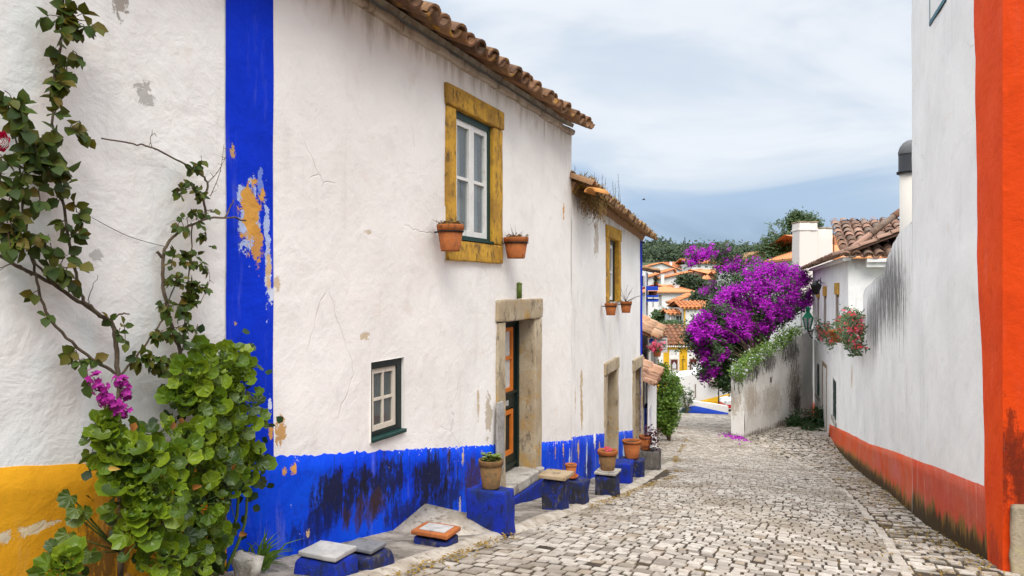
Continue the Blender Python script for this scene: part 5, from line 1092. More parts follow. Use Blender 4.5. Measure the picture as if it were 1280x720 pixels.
mb = MB(); c = LWP(4, 178, .2); rq = random.Random(2)
for k in range(46):
    q = k * 2.4; rr = .028 * math.sqrt(k / 46); d = Vector((math.cos(q), -.9 + .6 * k / 46, math.sin(q))); leaf(mb, c + Vector((math.cos(q) * rr, -.02 + rr * .6, math.sin(q) * rr)), d, Vector((0, -1, 0)), .022, .024, .4, -.4)
mb.build('rose_bloom', leafm('rose_bloom', [(.50, .006, .05), (.68, .015, .10)], .8, .1, .1), rose)
ros2 = climb('climbing_rose', 'sparse climbing rose with bare arching branches reaching the blue corner strip',
    [([(232, 720, .12), (228, 600, .10), (226, 500, .08), (224, 440, .07), (212, 400, .06), (205, 360, .06), (204, 322, .06), (213, 300, .06), (231, 285, .07), (257, 274, .07), (282, 272, .06), (306, 275, .05)], .013, .005),
     ([(204, 322, .06), (196, 315, .05)], .009, .006), ([(257, 274, .07), (255, 250, .07), (260, 228, .06), (243, 213, .06), (222, 200, .05), (190, 185, .05), (160, 178, .05), (129, 173, .05)], .007, .0035),
     ([(152, 467, .1), (175, 440, .08), (192, 416, .08), (205, 395, .08), (213, 370, .08), (225, 345, .08)], .006, .003), ([(240, 278, .07), (238, 320, .08), (230, 400, .08), (224, 470, .09)], .004, .003), ([(282, 272, .06), (288, 258, .05), (293, 250, .05)], .005, .003)],
    [([(260, 228, .06), (272, 215, .05), (283, 195, .05)], .003, .001), ([(190, 185, .05), (188, 172, .05), (194, 166, .05)], .002, .0008), ([(263, 245, .05), (275, 215, .05), (280, 180, .05)], .0025, .001), ([(250, 380, .06), (262, 350, .05), (258, 330, .05)], .002, .001), ([(225, 440, .08), (243, 425, .07), (247, 405, .07)], .004, .002)],
    [([(240, 215, .09), (252, 200, .09)], 9, .05, .6, 1), ([(222, 235, .09), (245, 240, .09), (255, 250, .09)], 16, .06, .6, 1), ([(215, 280, .09), (240, 270, .09), (262, 262, .09)], 16, .06, .6, 1), ([(215, 320, .09), (240, 325, .09), (262, 330, .09)], 20, .06, .6, 1), ([(212, 345, .09), (235, 355, .09), (250, 360, .09)], 26, .06, .6, 1), ([(205, 380, .09), (225, 385, .09), (240, 372, .09)], 26, .06, .7, 1.1), ([(195, 415, .09), (215, 410, .09), (235, 405, .09)], 18, .06, .7, 1.1), ([(190, 440, .09), (205, 460, .09), (222, 440, .09)], 12, .06, .7, 1.1), ([(250, 290, .08), (262, 310, .08)], 6, .05, .6, 1)], .052, seed=8)
mb = MB(); pp = [LWP(115, 272, .02), LWP(160, 295, .012), LWP(205, 308, .02)]; mb.tube(smooth_path(pp), .0016, 5); tag(mb.build('tie_wire', M['iron'], None, pp[0]), 'thin tie wire stretched across the white wall between the two roses', 'wire')
# geranium bush
def veined(name, cols, tr):
    m = leafm(name, cols, .42, tr); t = m.node_tree; b = [n for n in t.nodes if n.type == 'BSDF_PRINCIPLED'][0]; uv = t.nodes.new('ShaderNodeTexCoord'); sx = t.nodes.new('ShaderNodeSeparateXYZ'); t.links.new(uv.outputs['UV'], sx.inputs[0])
    r = t.nodes.new('ShaderNodeValToRGB'); e = r.color_ramp.elements; e[0].position = 0; e[0].color = (1.25, 1.2, .9, 1); e[1].position = 1; e[1].color = (1.1, 1.05, .8, 1); k = e.new(.18); k.color = (.9, .9, .9, 1); k = e.new(.8); k.color = (.78, .82, .7, 1); t.links.new(sx.outputs[1], r.inputs[0])
    old = b.inputs['Base Color'].links[0].from_socket; mx = t.nodes.new('ShaderNodeMix'); mx.data_type = 'RGBA'; mx.blend_type = 'MULTIPLY'; mx.inputs[0].default_value = 1; t.links.new(old, mx.inputs[6]); t.links.new(r.outputs[0], mx.inputs[7]); t.links.new(mx.outputs[2], b.inputs['Base Color']); return m
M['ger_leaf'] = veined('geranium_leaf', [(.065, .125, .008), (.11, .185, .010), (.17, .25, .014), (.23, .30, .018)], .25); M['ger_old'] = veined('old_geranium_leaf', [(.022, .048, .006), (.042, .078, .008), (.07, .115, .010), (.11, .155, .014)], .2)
gb_ = thing('geranium_bush', LW.pt(3.9, lg(3.9), .4), 'big bright green geranium bush with scalloped leaves against the foot of the near wall', 'bush')
RO0 = [(150, 720, .42, 20)]
RO = [(272, 450, .22, 42), (292, 487, .26, 40), (298, 535, .28, 38), (308, 585, .28, 28), (252, 498, .28, 46), (226, 492, .24, 28), (230, 552, .36, 46), (200, 618, .50, 52), (242, 628, .42, 46), (176, 582, .40, 42), (146, 560, .34, 36), (134, 532, .28, 24), (252, 590, .36, 42), (282, 610, .30, 42), (205, 700, .52, 40), (172, 640, .46, 40), (80, 706, .42, 26), (242, 468, .26, 32), (262, 668, .36, 34), (300, 455, .2, 22), (212, 575, .40, 38), (188, 655, .50, 40), (292, 562, .24, 34), (160, 604, .40, 32), (268, 548, .30, 36), (285, 470, .2, 30), (240, 700, .44, 36), (270, 520, .26, 34), (165, 560, .32, 30)]
lf = MB(); ol = MB(); sm_ = MB(); dk = MB(); rg_ = random.Random(6); cam0 = Vector((0, 0, 0))
for (px, py, off, R_) in RO:
    c = LWP(px, py, off); Y = c.y; rad = R_ / F * Y; root = LW.pt(LW.uz(215 + (px - 215) * .25, 360)[0], lg(3.9) + .02, .22 + rg_.uniform(-.05, .05))
    pp = smooth_path([root, root.lerp(c, .5) + Vector((rg_.gauss(0, .03), rg_.gauss(0, .03), -.03)), c - U3 * rad * .3], 4); sm_.tube(pp, taper(len(pp), .012, .006), 6)
    ax = (Vector((0, -.75, .65)) + LW.n3 * .3).normalized()
    a1 = ax.orthogonal().normalized(); a2 = ax.cross(a1)
    NL = int(7 + R_ * .30)
    for k in range(NL):   # the crown of young, ruffled leaves
        t = k * 2.4 + rg_.uniform(-.3, .3); f = (k + .5) / NL; el_ = lerp(1.2, -.25, f) + rg_.gauss(0, .3); ou = a1 * math.cos(t) + a2 * math.sin(t); d = ou * math.cos(el_) + ax * math.sin(el_); p = c + ou * rad * (.15 + .6 * f * rg_.uniform(.6, 1.2)) + ax * rad * rg_.uniform(-.15, .35) * (1.2 - f)
        fan_leaf(lf, p, d, (ax * math.cos(el_) - ou * math.sin(el_)) + Vector((rg_.gauss(0, .3), rg_.gauss(0, .3), rg_.gauss(0, .3))), rg_.uniform(.044, .068) * lerp(.72, 1.15, f), rg_, rg_.uniform(.05, .12), rg_.uniform(.2, .9)); sm_.tube([c - ax * rad * .3, p], [.0028, .002], 4, False)
    for k in range(int(3 + R_ * .12)):   # older flat leaves below it
        q = math.sqrt(rg_.random()); t = rg_.random() * 6.28; d = (Vector((rg_.gauss(0, 1), rg_.gauss(0, 1), rg_.gauss(0, 1))).normalized() - ax * .5).normalized()
        p = c + d * rad * (.5 + .75 * q); n = (d * .35 + ax * 1.0 + Vector((rg_.gauss(0, .42), rg_.gauss(0, .42), rg_.gauss(0, .42)))).normalized()
        r = rg_.uniform(.034, .062); sm_.tube([c - ax * rad * .2, p], [.0028, .002], 4, False); fan_leaf(ol, p, (d - U3 * .3), n, r, rg_, rg_.uniform(.02, .06), rg_.uniform(.1, .5), 15)
for (px, py, off, r) in ((88, 620, .25, .062), (96, 645, .28, .058), (85, 668, .28, .066), (105, 640, .26, .05), (112, 690, .34, .06), (95, 636, .3, .05)):
    c = LWP(px, py, off); fan_leaf(ol, c, Vector((rg_.gauss(0, .5), -.3, -1)), Vector((.2, -1, .5)), r, rg_, .04, .3, 17); sm_.tube([LWP(150, 690, .3), c], [.004, .003], 4)
for k in range(520):   # inner leaves of the bush, shade put into their darker colour
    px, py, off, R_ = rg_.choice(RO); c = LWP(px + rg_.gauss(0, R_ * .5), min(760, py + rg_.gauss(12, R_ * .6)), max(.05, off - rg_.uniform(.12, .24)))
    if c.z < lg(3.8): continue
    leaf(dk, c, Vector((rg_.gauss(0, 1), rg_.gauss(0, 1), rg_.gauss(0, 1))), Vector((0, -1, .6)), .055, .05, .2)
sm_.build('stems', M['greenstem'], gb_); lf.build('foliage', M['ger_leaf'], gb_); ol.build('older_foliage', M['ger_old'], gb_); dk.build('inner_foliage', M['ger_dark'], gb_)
dd_ = MB()
for (px, py) in ((222, 530), (228, 522), (230, 570), (192, 607), (230, 660), (158, 715), (135, 585), (300, 665), (170, 528), (240, 610), (295, 580)):
    c = LWP(px, py, .45); leaf(dd_, c, Vector((rg_.gauss(0, 1), -.3, rg_.gauss(-.4, 1))), Vector((rg_.gauss(0, .5), -1, .3)), rg_.uniform(.03, .055), rg_.uniform(.02, .035), rg_.uniform(.5, 1.1), rg_.uniform(.2, .8))
dd_.build('dry_leaves', M['dead_leaf'], gb_)
# spiky grass tuft at the right foot of the bush
sg = thing('grass_tuft', LW.pt(4.72, lg(4.7), .12), 'pale spiky grass tuft beside the bush in front of the blue strip', 'grass tuft'); mb = MB()
for k in range(60):
    b = wloc(sg) + Vector((rg_.gauss(0, .03), rg_.gauss(0, .03), 0)); d = Vector((rg_.gauss(.25, .5), rg_.gauss(-.1, .4), rg_.uniform(.6, 1.2))).normalized(); l = rg_.uniform(.12, .30); s_ = d.cross(Vector((0, 1, 0))).normalized() * .006; m_ = b + d * l * .6; e = b + d * l + Vector((d.x * .08, 0, -.05))
    mb.poly([b - s_, b + s_, m_ + s_ * .8, m_ - s_ * .8]); mb.poly([m_ - s_ * .8, m_ + s_ * .8, e])
mb.build('blades', M['vine_leaf'], sg)
mb = MB(); mb.rough(LW.pt(4.50, lg(4.5) + .0, .26), (.16, .13, .25), ((LW.n3 + LW.d3 * .5).normalized(), (LW.d3 - LW.n3 * .5).normalized(), U3), .03, .07, 5, -.2, 3); tag(mb.build('boulder', M['grey_stone'], None, LW.pt(4.55, lg(4.6), .3)), 'rough grey boulder at the foot of the bush beside the blue strip', 'rock')
fs = thing('stock_flower', LW.pt(LW.uz(150, 360)[0], lg(3.7), .3), 'magenta flowering stock rising above the geranium leaves', 'flower'); mb = MB(); st_m = MB()
for (px, py, n) in ((151, 477, 38), (132, 498, 46), (150, 514, 50), (158, 492, 30), (124, 484, 24), (117, 472, 14), (140, 506, 26)):
    c = LWP(px, py, .30); st_m.tube([LWP(146, 560, .26), LWP(146, 525, .27), c], [.005, .004, .002], 5)
    for k in range(n):
        o = Vector((rg_.gauss(0, .016), rg_.gauss(0, .014), rg_.gauss(0, .013))); d = (o.normalized() + Vector((0, -.6, .2))).normalized(); e = d.orthogonal().normalized()
        for j in range(4): a = j * 1.571 + rg_.random(); leaf(mb, c + o, (e * math.cos(a) + d.cross(e) * math.sin(a) + d * .35), d, .016, .014, .2, .2)
mb.build('petals', M['magenta_petal'], fs); st_m.build('stem', M['twig'], fs)

# ---------------------------------------------------------------- growth on the second roof
rw_ = thing('roof_weeds', LW2.pt(.8, 1.42, .1), 'dry ochre weeds, moss and wiry stalks growing on the lower roof edge', 'weeds'); mo_ = MB(); rq = random.Random(31)
for k in range(1500):
    f = rq.random() ** 1.4; u = .02 + f * UE2; c = LW2.pt(u, 1.44 - .2 * u / UE2 + rq.gauss(.02, .035) + .05 * max(0, nz(u * 2.5, 1)), .24 - abs(rq.gauss(0, .14)) + rq.uniform(-.02, .06)); d = Vector((rq.gauss(0, .6), rq.gauss(0, .6), rq.uniform(.1, 1))).normalized(); leaf(mo_, c, d, LW2.n3, rq.uniform(.03, .08), .025, .3, .3)
for k in range(500):
    u = rq.uniform(.02, 1.5); c = LW2.pt(u, 1.42 + rq.gauss(.05, .05), .2 - abs(rq.gauss(0, .12))); d = Vector((rq.gauss(0, .6), rq.gauss(0, .6), rq.uniform(.2, 1))).normalized(); leaf(mo_, c, d, LW2.n3, rq.uniform(.05, .12), .03, .3, .3)
mo_.build('moss', M['moss'], rw_); hg = MB()
for k in range(170):
    u = rq.uniform(.25, 1.35) ; b = LW2.pt(u, 1.34 + rq.uniform(-.05, .06), .18 + rq.uniform(-.1, .1)); l = rq.uniform(.08, .42) * (1 - abs(u - .75) * .9); p = [b]
    for j in range(4): p.append(p[-1] + Vector((rq.gauss(0, .035), rq.gauss(0, .035), -l / 4 + rq.gauss(0, .02))))
    hg.tube(p, [.006, .005, .005, .004, .002], 4, False)
    for j in range(3): leaf(hg, rq.choice(p), Vector((rq.gauss(0, 1), rq.gauss(0, 1), rq.gauss(0, 1))), U3, .045, .02, .4)
hg.build('hanging_roots', M['dry'], rw_); stl = MB()
for px, py, b in ((718.5, 207, 236), (721, 219, 236), (727, 222, 236), (733, 222, 238), (743, 216, 244), (740, 224, 242), (753, 218, 248), (757, 223, 250), (766, 226, 254), (769, 229, 256), (772.5, 219, 256), (763, 238, 254), (775, 243, 258), (747, 228, 244)):
    q = LW2.uz(px, b, -.05); a = LW2.pt(*q, -.05); e = LW2.pt(*LW2.uz(px, py, -.05), -.05); stl.tube([a - U3 * .08, a.lerp(e, .5) + Vector((rq.gauss(0, .012), 0, 0)), e], [.006, .0055, .003], 4)
    for k in range(16): p = a.lerp(e, rq.random()); leaf(stl, p, Vector((rq.gauss(0, 1), rq.gauss(0, 1), rq.uniform(0, 1))), U3, .035, .010, .2)
stl.build('stalks', M['weedstem'], rw_)
lt = MB(); q = LW2.at(745, 242, .33); barrel = []
for k in range(9):
    t = math.pi * k / 8
    for j, rr in ((0, .11), (1, .095)): pass
aa = (LW2.d3 * .96 + LW2.n3 * .2).normalized(); bb2 = (LW2.n3 * .9 - LW2.d3 * .2).normalized()
for (y0, ra) in ((-.22, .085), (.22, .11)):
    barrel.append([[lt.vert(q + aa * y0 + bb2 * (r_ * math.cos(math.pi * k / 8)) + U3 * (r_ * .8 * math.sin(math.pi * k / 8))) for k in range(9)] for r_ in (ra, ra - .02)])
for k in range(8):
    (o0, i0), (o1, i1) = barrel
    lt.face((o0[k], o1[k], o1[k + 1], o0[k + 1]), None, True); lt.face((i0[k], i0[k + 1], i1[k + 1], i1[k]), None, True); lt.face((o0[k], o0[k + 1], i0[k + 1], i0[k])); lt.face((o1[k], i1[k], i1[k + 1], o1[k + 1]))
tag(lt.build('loose_tile', M['orangetile'], None, q), 'single bright orange loose tile lying in the weeds of the lower roof edge', 'roof tile')

# ---------------------------------------------------------------- bougainvillea and the planting round it
def bougain(name, label, polys, Yf, dense, size, seed, leafpoly=(), trunk=None, cat='bougainvillea'):
    r_ = random.Random(seed); bm_ = MB(); lm = MB(); wd = MB(); first = None; cs = []
    for P_, n in polys:
        for k in range(n):
            x, y = sample(P_, r_); g = nz(x * .045, y * .045, seed) + .5 * nz(x * .12, y * .12, seed + 3); c = ray(x, y, Yf(x, y) + r_.gauss(0, .5) - abs(g) * .6); cs.append(c)
            if g > -.20: tuft(bm_, c, dense, size * 2.6, size, r_)
            tuft(lm, c + Vector((r_.gauss(0, .15), .25, r_.gauss(0, .15))), int(dense * (.34 if g > -.20 else .85)), size * 3.4, size * 1.05, r_)
    for P_, n in leafpoly:
        for k in range(n):
            x, y = sample(P_, r_); c = ray(x, y, Yf(x, y) + r_.gauss(.2, .4)); tuft(lm, c, dense, size * 3, size, r_); cs.append(c)
    t = thing(name, trunk, label, cat); pts = trunk
    for c in cs[::26]:
        m_ = Vector((lerp(trunk.x, c.x, .4), lerp(trunk.y, c.y, .7), lerp(trunk.z, c.z, .75))); pp = smooth_path([trunk, m_, c], 4); wd.tube(pp, taper(len(pp), .05, .01), 5)
    bm_.build('bracts', M['boug'], t); lm.build('foliage', M['boug_leaf'], t); wd.build('trunk', M['bark'], t); return t
main = [(938, 337), (960, 330), (985, 334), (1008, 338), (1013, 350), (1013, 380), (1000, 386), (985, 400), (970, 408), (955, 418), (940, 424), (925, 430), (912, 440), (903, 452), (893, 466), (882, 474), (877, 466), (884, 448), (890, 432), (876, 428), (868, 436), (858, 434), (860, 420), (868, 404), (880, 392), (893, 378), (905, 362), (920, 348)]
Yb = lambda x, y: interp([(855, 28.2), (900, 28.6), (930, 29.5), (975, 31.3), (1015, 34.5)], x) + (.5 if y < 350 else 0)
bougain('bougainvillea', 'huge purple bougainvillea in full bloom spilling over the retaining wall', [(main, 700), ([(870, 400), (900, 400), (905, 440), (892, 468), (880, 474), (878, 455), (862, 434)], 70)], Yb, 46, .065, 4,
        [([(1000, 382), (985, 402), (950, 425), (925, 445), (915, 470), (905, 488), (893, 478), (896, 458), (915, 432), (950, 412), (980, 392)], 110), ([(890, 425), (908, 430), (905, 470), (918, 480), (912, 490), (898, 480), (888, 450)], 40)], Vector((10.6, 30.6, -5.4)))
bougain('bougainvillea', 'smaller far bougainvillea arching above the village roofs', [([(853, 316), (866, 309), (880, 312), (893, 305), (912, 312), (918, 318), (905, 322), (880, 322), (866, 330), (856, 329)], 60), ([(900, 318), (920, 320), (935, 332), (915, 346), (900, 352), (885, 368), (878, 364), (892, 348)], 50), ([(925, 330), (960, 322), (965, 336), (935, 338)], 24)], lambda x, y: 38.5, 36, .075, 9, [([(905, 312), (935, 318), (950, 330), (930, 342), (910, 330)], 26), ([(882, 358), (910, 350), (905, 370), (884, 370)], 12)], Vector((13.6, 39.2, -7)))
vn = thing('flowering_vine', WW.pt(3.4, -4.2, -.6), 'bright green vine with small white flowers tumbling over the retaining wall top', 'vine'); rv = random.Random(12); lm = MB(); wm = MB(); stm = MB()
vp = [(914, 462), (925, 452), (945, 437), (965, 425), (985, 412), (1003, 408), (1003, 416), (985, 428), (968, 440), (950, 452), (936, 464), (928, 478), (920, 476)]
for k in range(210):
    x, y = sample(vp, rv); c = WW.at(x, y, rv.uniform(-.35, .22)); tuft(lm, c, 16, .17, .055, rv)
    if rv.random() < .22: tuft(wm, c + Vector((0, -.14, .03)), 5, .12, .038, rv)
    if k % 9 == 0: stm.tube([Vector((c.x + .2, c.y + .4, c.z - .7)), c], [.015, .006], 4)
lm.build('foliage', M['vine_leaf'], vn); wm.build('white_flowers', M['white_petal'], vn); stm.build('stem', M['greenstem'], vn)
def bush(name, label, base, blobs, mat, size, n, dens, seed, cat='bush', trunkr=.05, extra=None):
    r_ = random.Random(seed); t = thing(name, base, label, cat); lm = MB(); st2 = MB()
    for (c, rad) in blobs:
        c = Vector(c); rad = Vector(rad) if hasattr(rad, '__len__') else Vector((rad, rad, rad)); pp = smooth_path([Vector(base), Vector(base).lerp(c, .5) + Vector((0, 0, .05)), c], 4); st2.tube(pp, taper(len(pp), trunkr, trunkr * .35), 6)
        for k in range(n):
            d = Vector((r_.gauss(0, 1), r_.gauss(0, 1), r_.gauss(0, 1))).normalized(); q = .45 + .6 * r_.random() ** .7
            if nz(d.x * 2 + seed, d.y * 2, d.z * 2 + c.x) < -.28: continue
            p = c + Vector((d.x * rad.x, d.y * rad.y, d.z * rad.z)) * q; tuft(lm, p, dens, size * 2.2, size, r_)
            if k % 14 == 0: st2.tube([c, p], [trunkr * .3, trunkr * .12], 4)
    lm.build('foliage', M[mat], t); st2.build('trunk', M['bark'], t); return t
b0 = Vector((5.15, 23.6, ground(5.1, 23.6)))
bush('vine_bush', 'bright green bushy creeper climbing the wall past the outbuilding', b0, [(ray(826, 466, 23.4), (.22, .3, .3)), (ray(834, 482, 23.4), (.42, .4, .5)), (ray(830, 505, 23.4), (.40, .4, .45)), (ray(842, 487, 23.6), (.22, .3, .3)), (ray(824, 520, 23.3), (.24, .3, .28)), (ray(836, 500, 23.3), (.38, .35, .4)), (ray(828, 524, 23.4), (.3, .3, .3)), (ray(838, 520, 23.5), (.26, .3, .3)), (ray(833, 532, 23.5), (.3, .3, .22))], 'vine_leaf', .055, 170, 7, 5)
bush('pillar_creeper', 'sparse creeper on the white pillar by the road bend', Vector((ray(858, 0, 39.8).x, 39.8, -7)), [(ray(855, 495, 39.9), (.22, .1, .5)), (ray(863, 497, 39.9), (.13, .1, .5)), (ray(856, 512, 39.9), (.2, .1, .3))], 'tree_leaf', .06, 40, 5, 6)
bush('wall_shrub', 'low dark green shrub with tiny yellow flowers in the corner below the stained wall', WW.pt(5.6, -5.5, .5), [(ray(1003, 527, 28.8), (.5, .4, .45)), (ray(1017, 532, 28.6), (.40, .4, .35)), (ray(1024, 525, 28.8), (.3, .3, .45)), (ray(996, 533, 28.6), (.4, .3, .3)), (ray(1012, 541, 27.6), (.3, .3, .3))], 'ger_dark', .06, 150, 7, 7)
gs = MB(); p = ray(1026, 546, 26.2); gs.rough(p - U3 * .12, (.55, .5, .5), (Vector((.92, -.39, 0)), Vector((.39, .92, 0)), U3), .04, .02, 3); tag(gs.build('stone_step', M['grey_stone'], None, p - U3 * .35), 'single worn stone step in front of the brown door of the garden wall', 'step')
tb = ray(985, 300, 46); tb.z = -8
bush('tree', 'tall dark green tree behind the large white chimney', tb, [(ray(985, 300, 46), (1.6, 1.4, 1.3)), (ray(1000, 285, 46), (1.1, 1, .9)), (ray(970, 315, 46), (1.2, 1.2, 1.1)), (ray(1010, 280, 46.3), (.8, .8, .6)), (ray(962, 332, 46), (1.1, 1, 1)), (ray(996, 274, 46), (.5, .5, .45)), (ray(1028, 305, 46.5), (.8, .7, .9)), (ray(1037, 315, 46), (.5, .5, .6)), (ray(985, 330, 46), (1.5, 1.2, 1))], 'tree_leaf', .10, 190, 9, 8, 'tree', .16)
for nm, lb, Y, x, y, rx, rz, zb_, mt in (('tree', 'broad dark tree among the village roofs left of the bougainvillea', 80, 861, 353, 17, 8.5, -6, 'far_leaf'), ('tree', 'smaller dark tree at the right of the broad village tree', 79, 874, 357, 9, 6, -6, 'far_leaf'),
      ('shrub', 'round clipped shrub on the roof terrace, left one of the pair', 66, 873, 374, 5.2, 4.2, -8, 'far_leaf'), ('shrub', 'round clipped shrub half hidden by bracts, right one of the pair', 66, 883, 373, 5, 4, -8, 'far_leaf'),
      ('shrub', 'bright leafy shrub under the windows of the orange hipped house', 66, 827, 397, 8.5, 5, -8, 'tree_leaf'), ('hedge', 'clipped green hedge below the glazed porch', 58, 841, 407, 14, 3.2, -8.5, 'tree_leaf')):
    c = ray(x, y, Y); bush(nm, lb, Vector((c.x, Y, zb_)), [(c + Vector((rx * .35 * k / F * Y, 0, abs(k) * -.1)), (rx * .62 / F * Y, .8, rz / F * Y)) for k in (-1, 0, 1)], mt, .20 if Y > 60 else .13, 120, 8, int(x), nm, .12)
# wood and scrub on the far hill
fm = MB(); rq = random.Random(77)
for k in range(1500):
    Y = rq.uniform(240, 560); px = rq.uniform(770, 1060); x = (px - CX) / F * Y
    if nz(x * .012, Y * .012, 2) < .10 - (.25 if Y < 330 else 0): continue
    z = terrain(x, Y); r = rq.uniform(1.6, 3.6); tuft(fm, Vector((x, Y, z + r * .7)), 44, r * .9, r * .27, rq)
for k in range(420):
    Y = rq.uniform(680, 790); px = rq.uniform(770, 1060); x = (px - CX) / F * Y; z = terrain(x, Y)
    h = rq.uniform(2, 5) + (5 if px < 836 else 0) * rq.random() + 5 * max(0, nz(x * .02, 4)); tuft(fm, Vector((x, Y, z + h * .5)), 24, h * .7, h * .33, rq)
tag(fm.build('far_wood', M['far_leaf']), 'dark wood and scrub covering the hillside beyond the village', 'wood', None, 'stuff')
for k, (px, h, lb) in enumerate(((808, 9, 'leftmost dark umbrella pine on the hill crest'), (816, 11, 'second dark pine from the left on the hill crest'), (823, 8, 'third dark pine on the hill crest, shorter'), (831, 13, 'rightmost and tallest dark pine on the hill crest'))):
    Y = 640; x = (px - CX) / F * Y; z = terrain(x, Y); c = Vector((x, Y, z)); bush('pine_tree', lb, c, [(c + U3 * h * .75, (h * .42, h * .3, h * .3)), (c + U3 * h * .5, (h * .3, h * .3, h * .25))], 'far_leaf', 1.0, 60, 8, 90 + k, 'pine tree', .35)
m0 = ray(856, 312, 600); m0.z = terrain(m0.x, 600); mt_ = thing('radio_mast', m0, 'thin grey radio mast on the hill crest', 'mast'); mb = MB(); tp = ray(856, 296.5, 600)
for a in range(3):
    q = Vector((math.cos(a * 2.1), math.sin(a * 2.1), 0)); mb.tube([m0 + q * 1.1, tp + q * .3], .22, 4)
for k in range(9):
    f = k / 9; z1_, z2_ = m0.lerp(tp, f), m0.lerp(tp, f + .11); mb.tube([z1_ + Vector((1, 0, 0)) * lerp(1.1, .3, f), z2_ - Vector((1, 0, 0)) * lerp(1.1, .3, f)], .12, 3)
mb.build('lattice', plain('mast_steel', (.08, .10, .12), .7), mt_)

# ---------------------------------------------------------------- flowers and lamps of the back house
def wallflowers(name, label, pts, seed, potp=None):
    r_ = random.Random(seed); t = thing(name, RW.at(pts[0][0], 432, .15), label, 'flowers'); lm = MB(); fl = MB(); pk = MB(); dv = MB()
    for (x, y, n) in pts:
        for k in range(n):
            c = RW.at(x + r_.gauss(0, 2.6), y + r_.gauss(0, 3.2), r_.uniform(.05, .30)); tuft(lm, c, 9, .13, .055, r_); q = r_.random()
            if q < .26: tuft(fl, c + Vector((-.05, -.12, .03)), 8, .07, .045, r_)
            elif q < .46: tuft(pk, c + Vector((-.05, -.12, .03)), 8, .07, .045, r_)
            elif q < .54: tuft(dv, c + Vector((-.05, -.12, .03)), 8, .09, .05, r_)
    lm.build('foliage', M['tree_leaf'], t); fl.build('red_flowers', M['red_petal'], t); pk.build('pink_flowers', M['pink_petal'], t); dv.build('pale_leaves', M['vine_leaf'], t)
    if potp:
        mb = MB(); c = RW.at(potp[0], potp[1], .16); mb.lathe([(.001, 0), (.13, 0), (.18, .30), (.205, .30), (.21, .38), (.17, .38), (.16, .3), (.001, .3)], c, 20); mb.build('pot', M['terracotta'], t)
    else:
        mb = MB(); u0_, u1_ = sorted((ur(1053), ur(1074))); wbox(mb, RW, u0_, u1_, RW.uz(1063, 431)[1], RW.uz(1063, 428)[1], .02, .12); mb.build('trough', M['brown_wood'], t)
    return t
wallflowers('potted_geranium', 'red and white geraniums around an orange pot on the garden wall', [(1022, 408, 9), (1028, 414, 12), (1034, 410, 12), (1036, 420, 12), (1030, 424, 8), (1040, 424, 6), (1046, 413, 6), (1038, 431, 6), (1025, 418, 8), (1050, 412, 5)], 3, (1045, 428))
wallflowers('flower_trough', 'long trough of trailing red and pink geraniums next to the streaked wall', [(1053, 402, 10), (1058, 396, 10), (1066, 396, 14), (1072, 400, 14), (1060, 408, 14), (1068, 410, 16), (1074, 412, 12), (1056, 415, 8), (1064, 422, 12), (1060, 427, 10), (1067, 428, 10), (1072, 428, 10), (1067, 434, 4), (1076, 434, 4), (1050, 404, 5)], 5)
gl = thing('green_lantern', WW.at(1010, 412, .1), 'green street lantern on a scrolled bracket at the end of the retaining wall', 'lantern'); c = ray(1010, 411, 30.6); k_ = 30.6 / F
mb = MB(); hh = lambda py: (411 - py) * k_; w_ = lambda p_: p_ * k_
def frust(mb, r0, z0, r1, z1, n=6):
    q = [[c + Vector((r * math.cos(2 * math.pi * k / n), r * math.sin(2 * math.pi * k / n), z)) for k in range(n)] for r, z in ((r0, z0), (r1, z1))]
    for k in range(n): mb.poly([q[0][k], q[0][(k + 1) % n], q[1][(k + 1) % n], q[1][k]])
    mb.poly(q[0][::-1]); mb.poly(q[1])
frust(mb, w_(7.2), hh(397.5), w_(3.0), hh(391)); frust(mb, w_(2.4), hh(391), w_(2.6), hh(385)); frust(mb, w_(3.6), hh(386.5), w_(3.6), hh(385.2)); frust(mb, w_(2.6), hh(385.2), w_(1.2), hh(383))
for k in range(6):
    a = 2 * math.pi * k / 6; mb.tube([c + Vector((w_(6.4) * math.cos(a), w_(6.4) * math.sin(a), hh(397.5))), c + Vector((w_(3.4) * math.cos(a), w_(3.4) * math.sin(a), hh(411)))], .028, 5)
frust(mb, w_(3.8), hh(411.8), w_(3.8), hh(410.6)); gg = paint('green_lantern_paint', (.01, .17, .085), (.05, .1, .07), .4); mb.build('lantern_frame', gg, gl)
mb = MB(); frust(mb, w_(3.0), hh(410.4), w_(5.6), hh(398)); mb.build('glass_pane', glassm('lantern_glass', (.45, .42, .44), .1), gl)
mb = MB(); mb.tube([c + Vector((0, 0, hh(411.5))), c + Vector((0, .0, hh(414))), c + Vector((w_(11), .4, hh(414.5)))], .035, 6); mb.tube(smooth_path([c + Vector((w_(11), .4, hh(423))), c + Vector((w_(6), .2, hh(421))), c + Vector((w_(2), .1, hh(414.5)))]), .025, 5); mb.build('bracket', M['iron'], gl)
wl2 = thing('wall_lamp', HR.at(1025.5, 352, .05), 'small black bracket lamp under the eaves of the two storey back house', 'lamp'); mb = MB(); a = HR.at(1026.5, 353, .0); b = HR.at(1020, 355, .55); mb.tube([a, a.lerp(b, .5) + U3 * .12, b], .03, 6); mb.tube([a + U3 * .2, a - U3 * .25], .035, 6); mb.build('bracket', M['iron'], wl2)
mb = MB(); mb.lathe([(.001, -.36), (.10, -.34), (.19, -.06), (.21, -.04), (.07, .08), (.03, .14), (.001, .16)], b - U3 * .02, 8); mb.build('lantern', M['iron'], wl2)

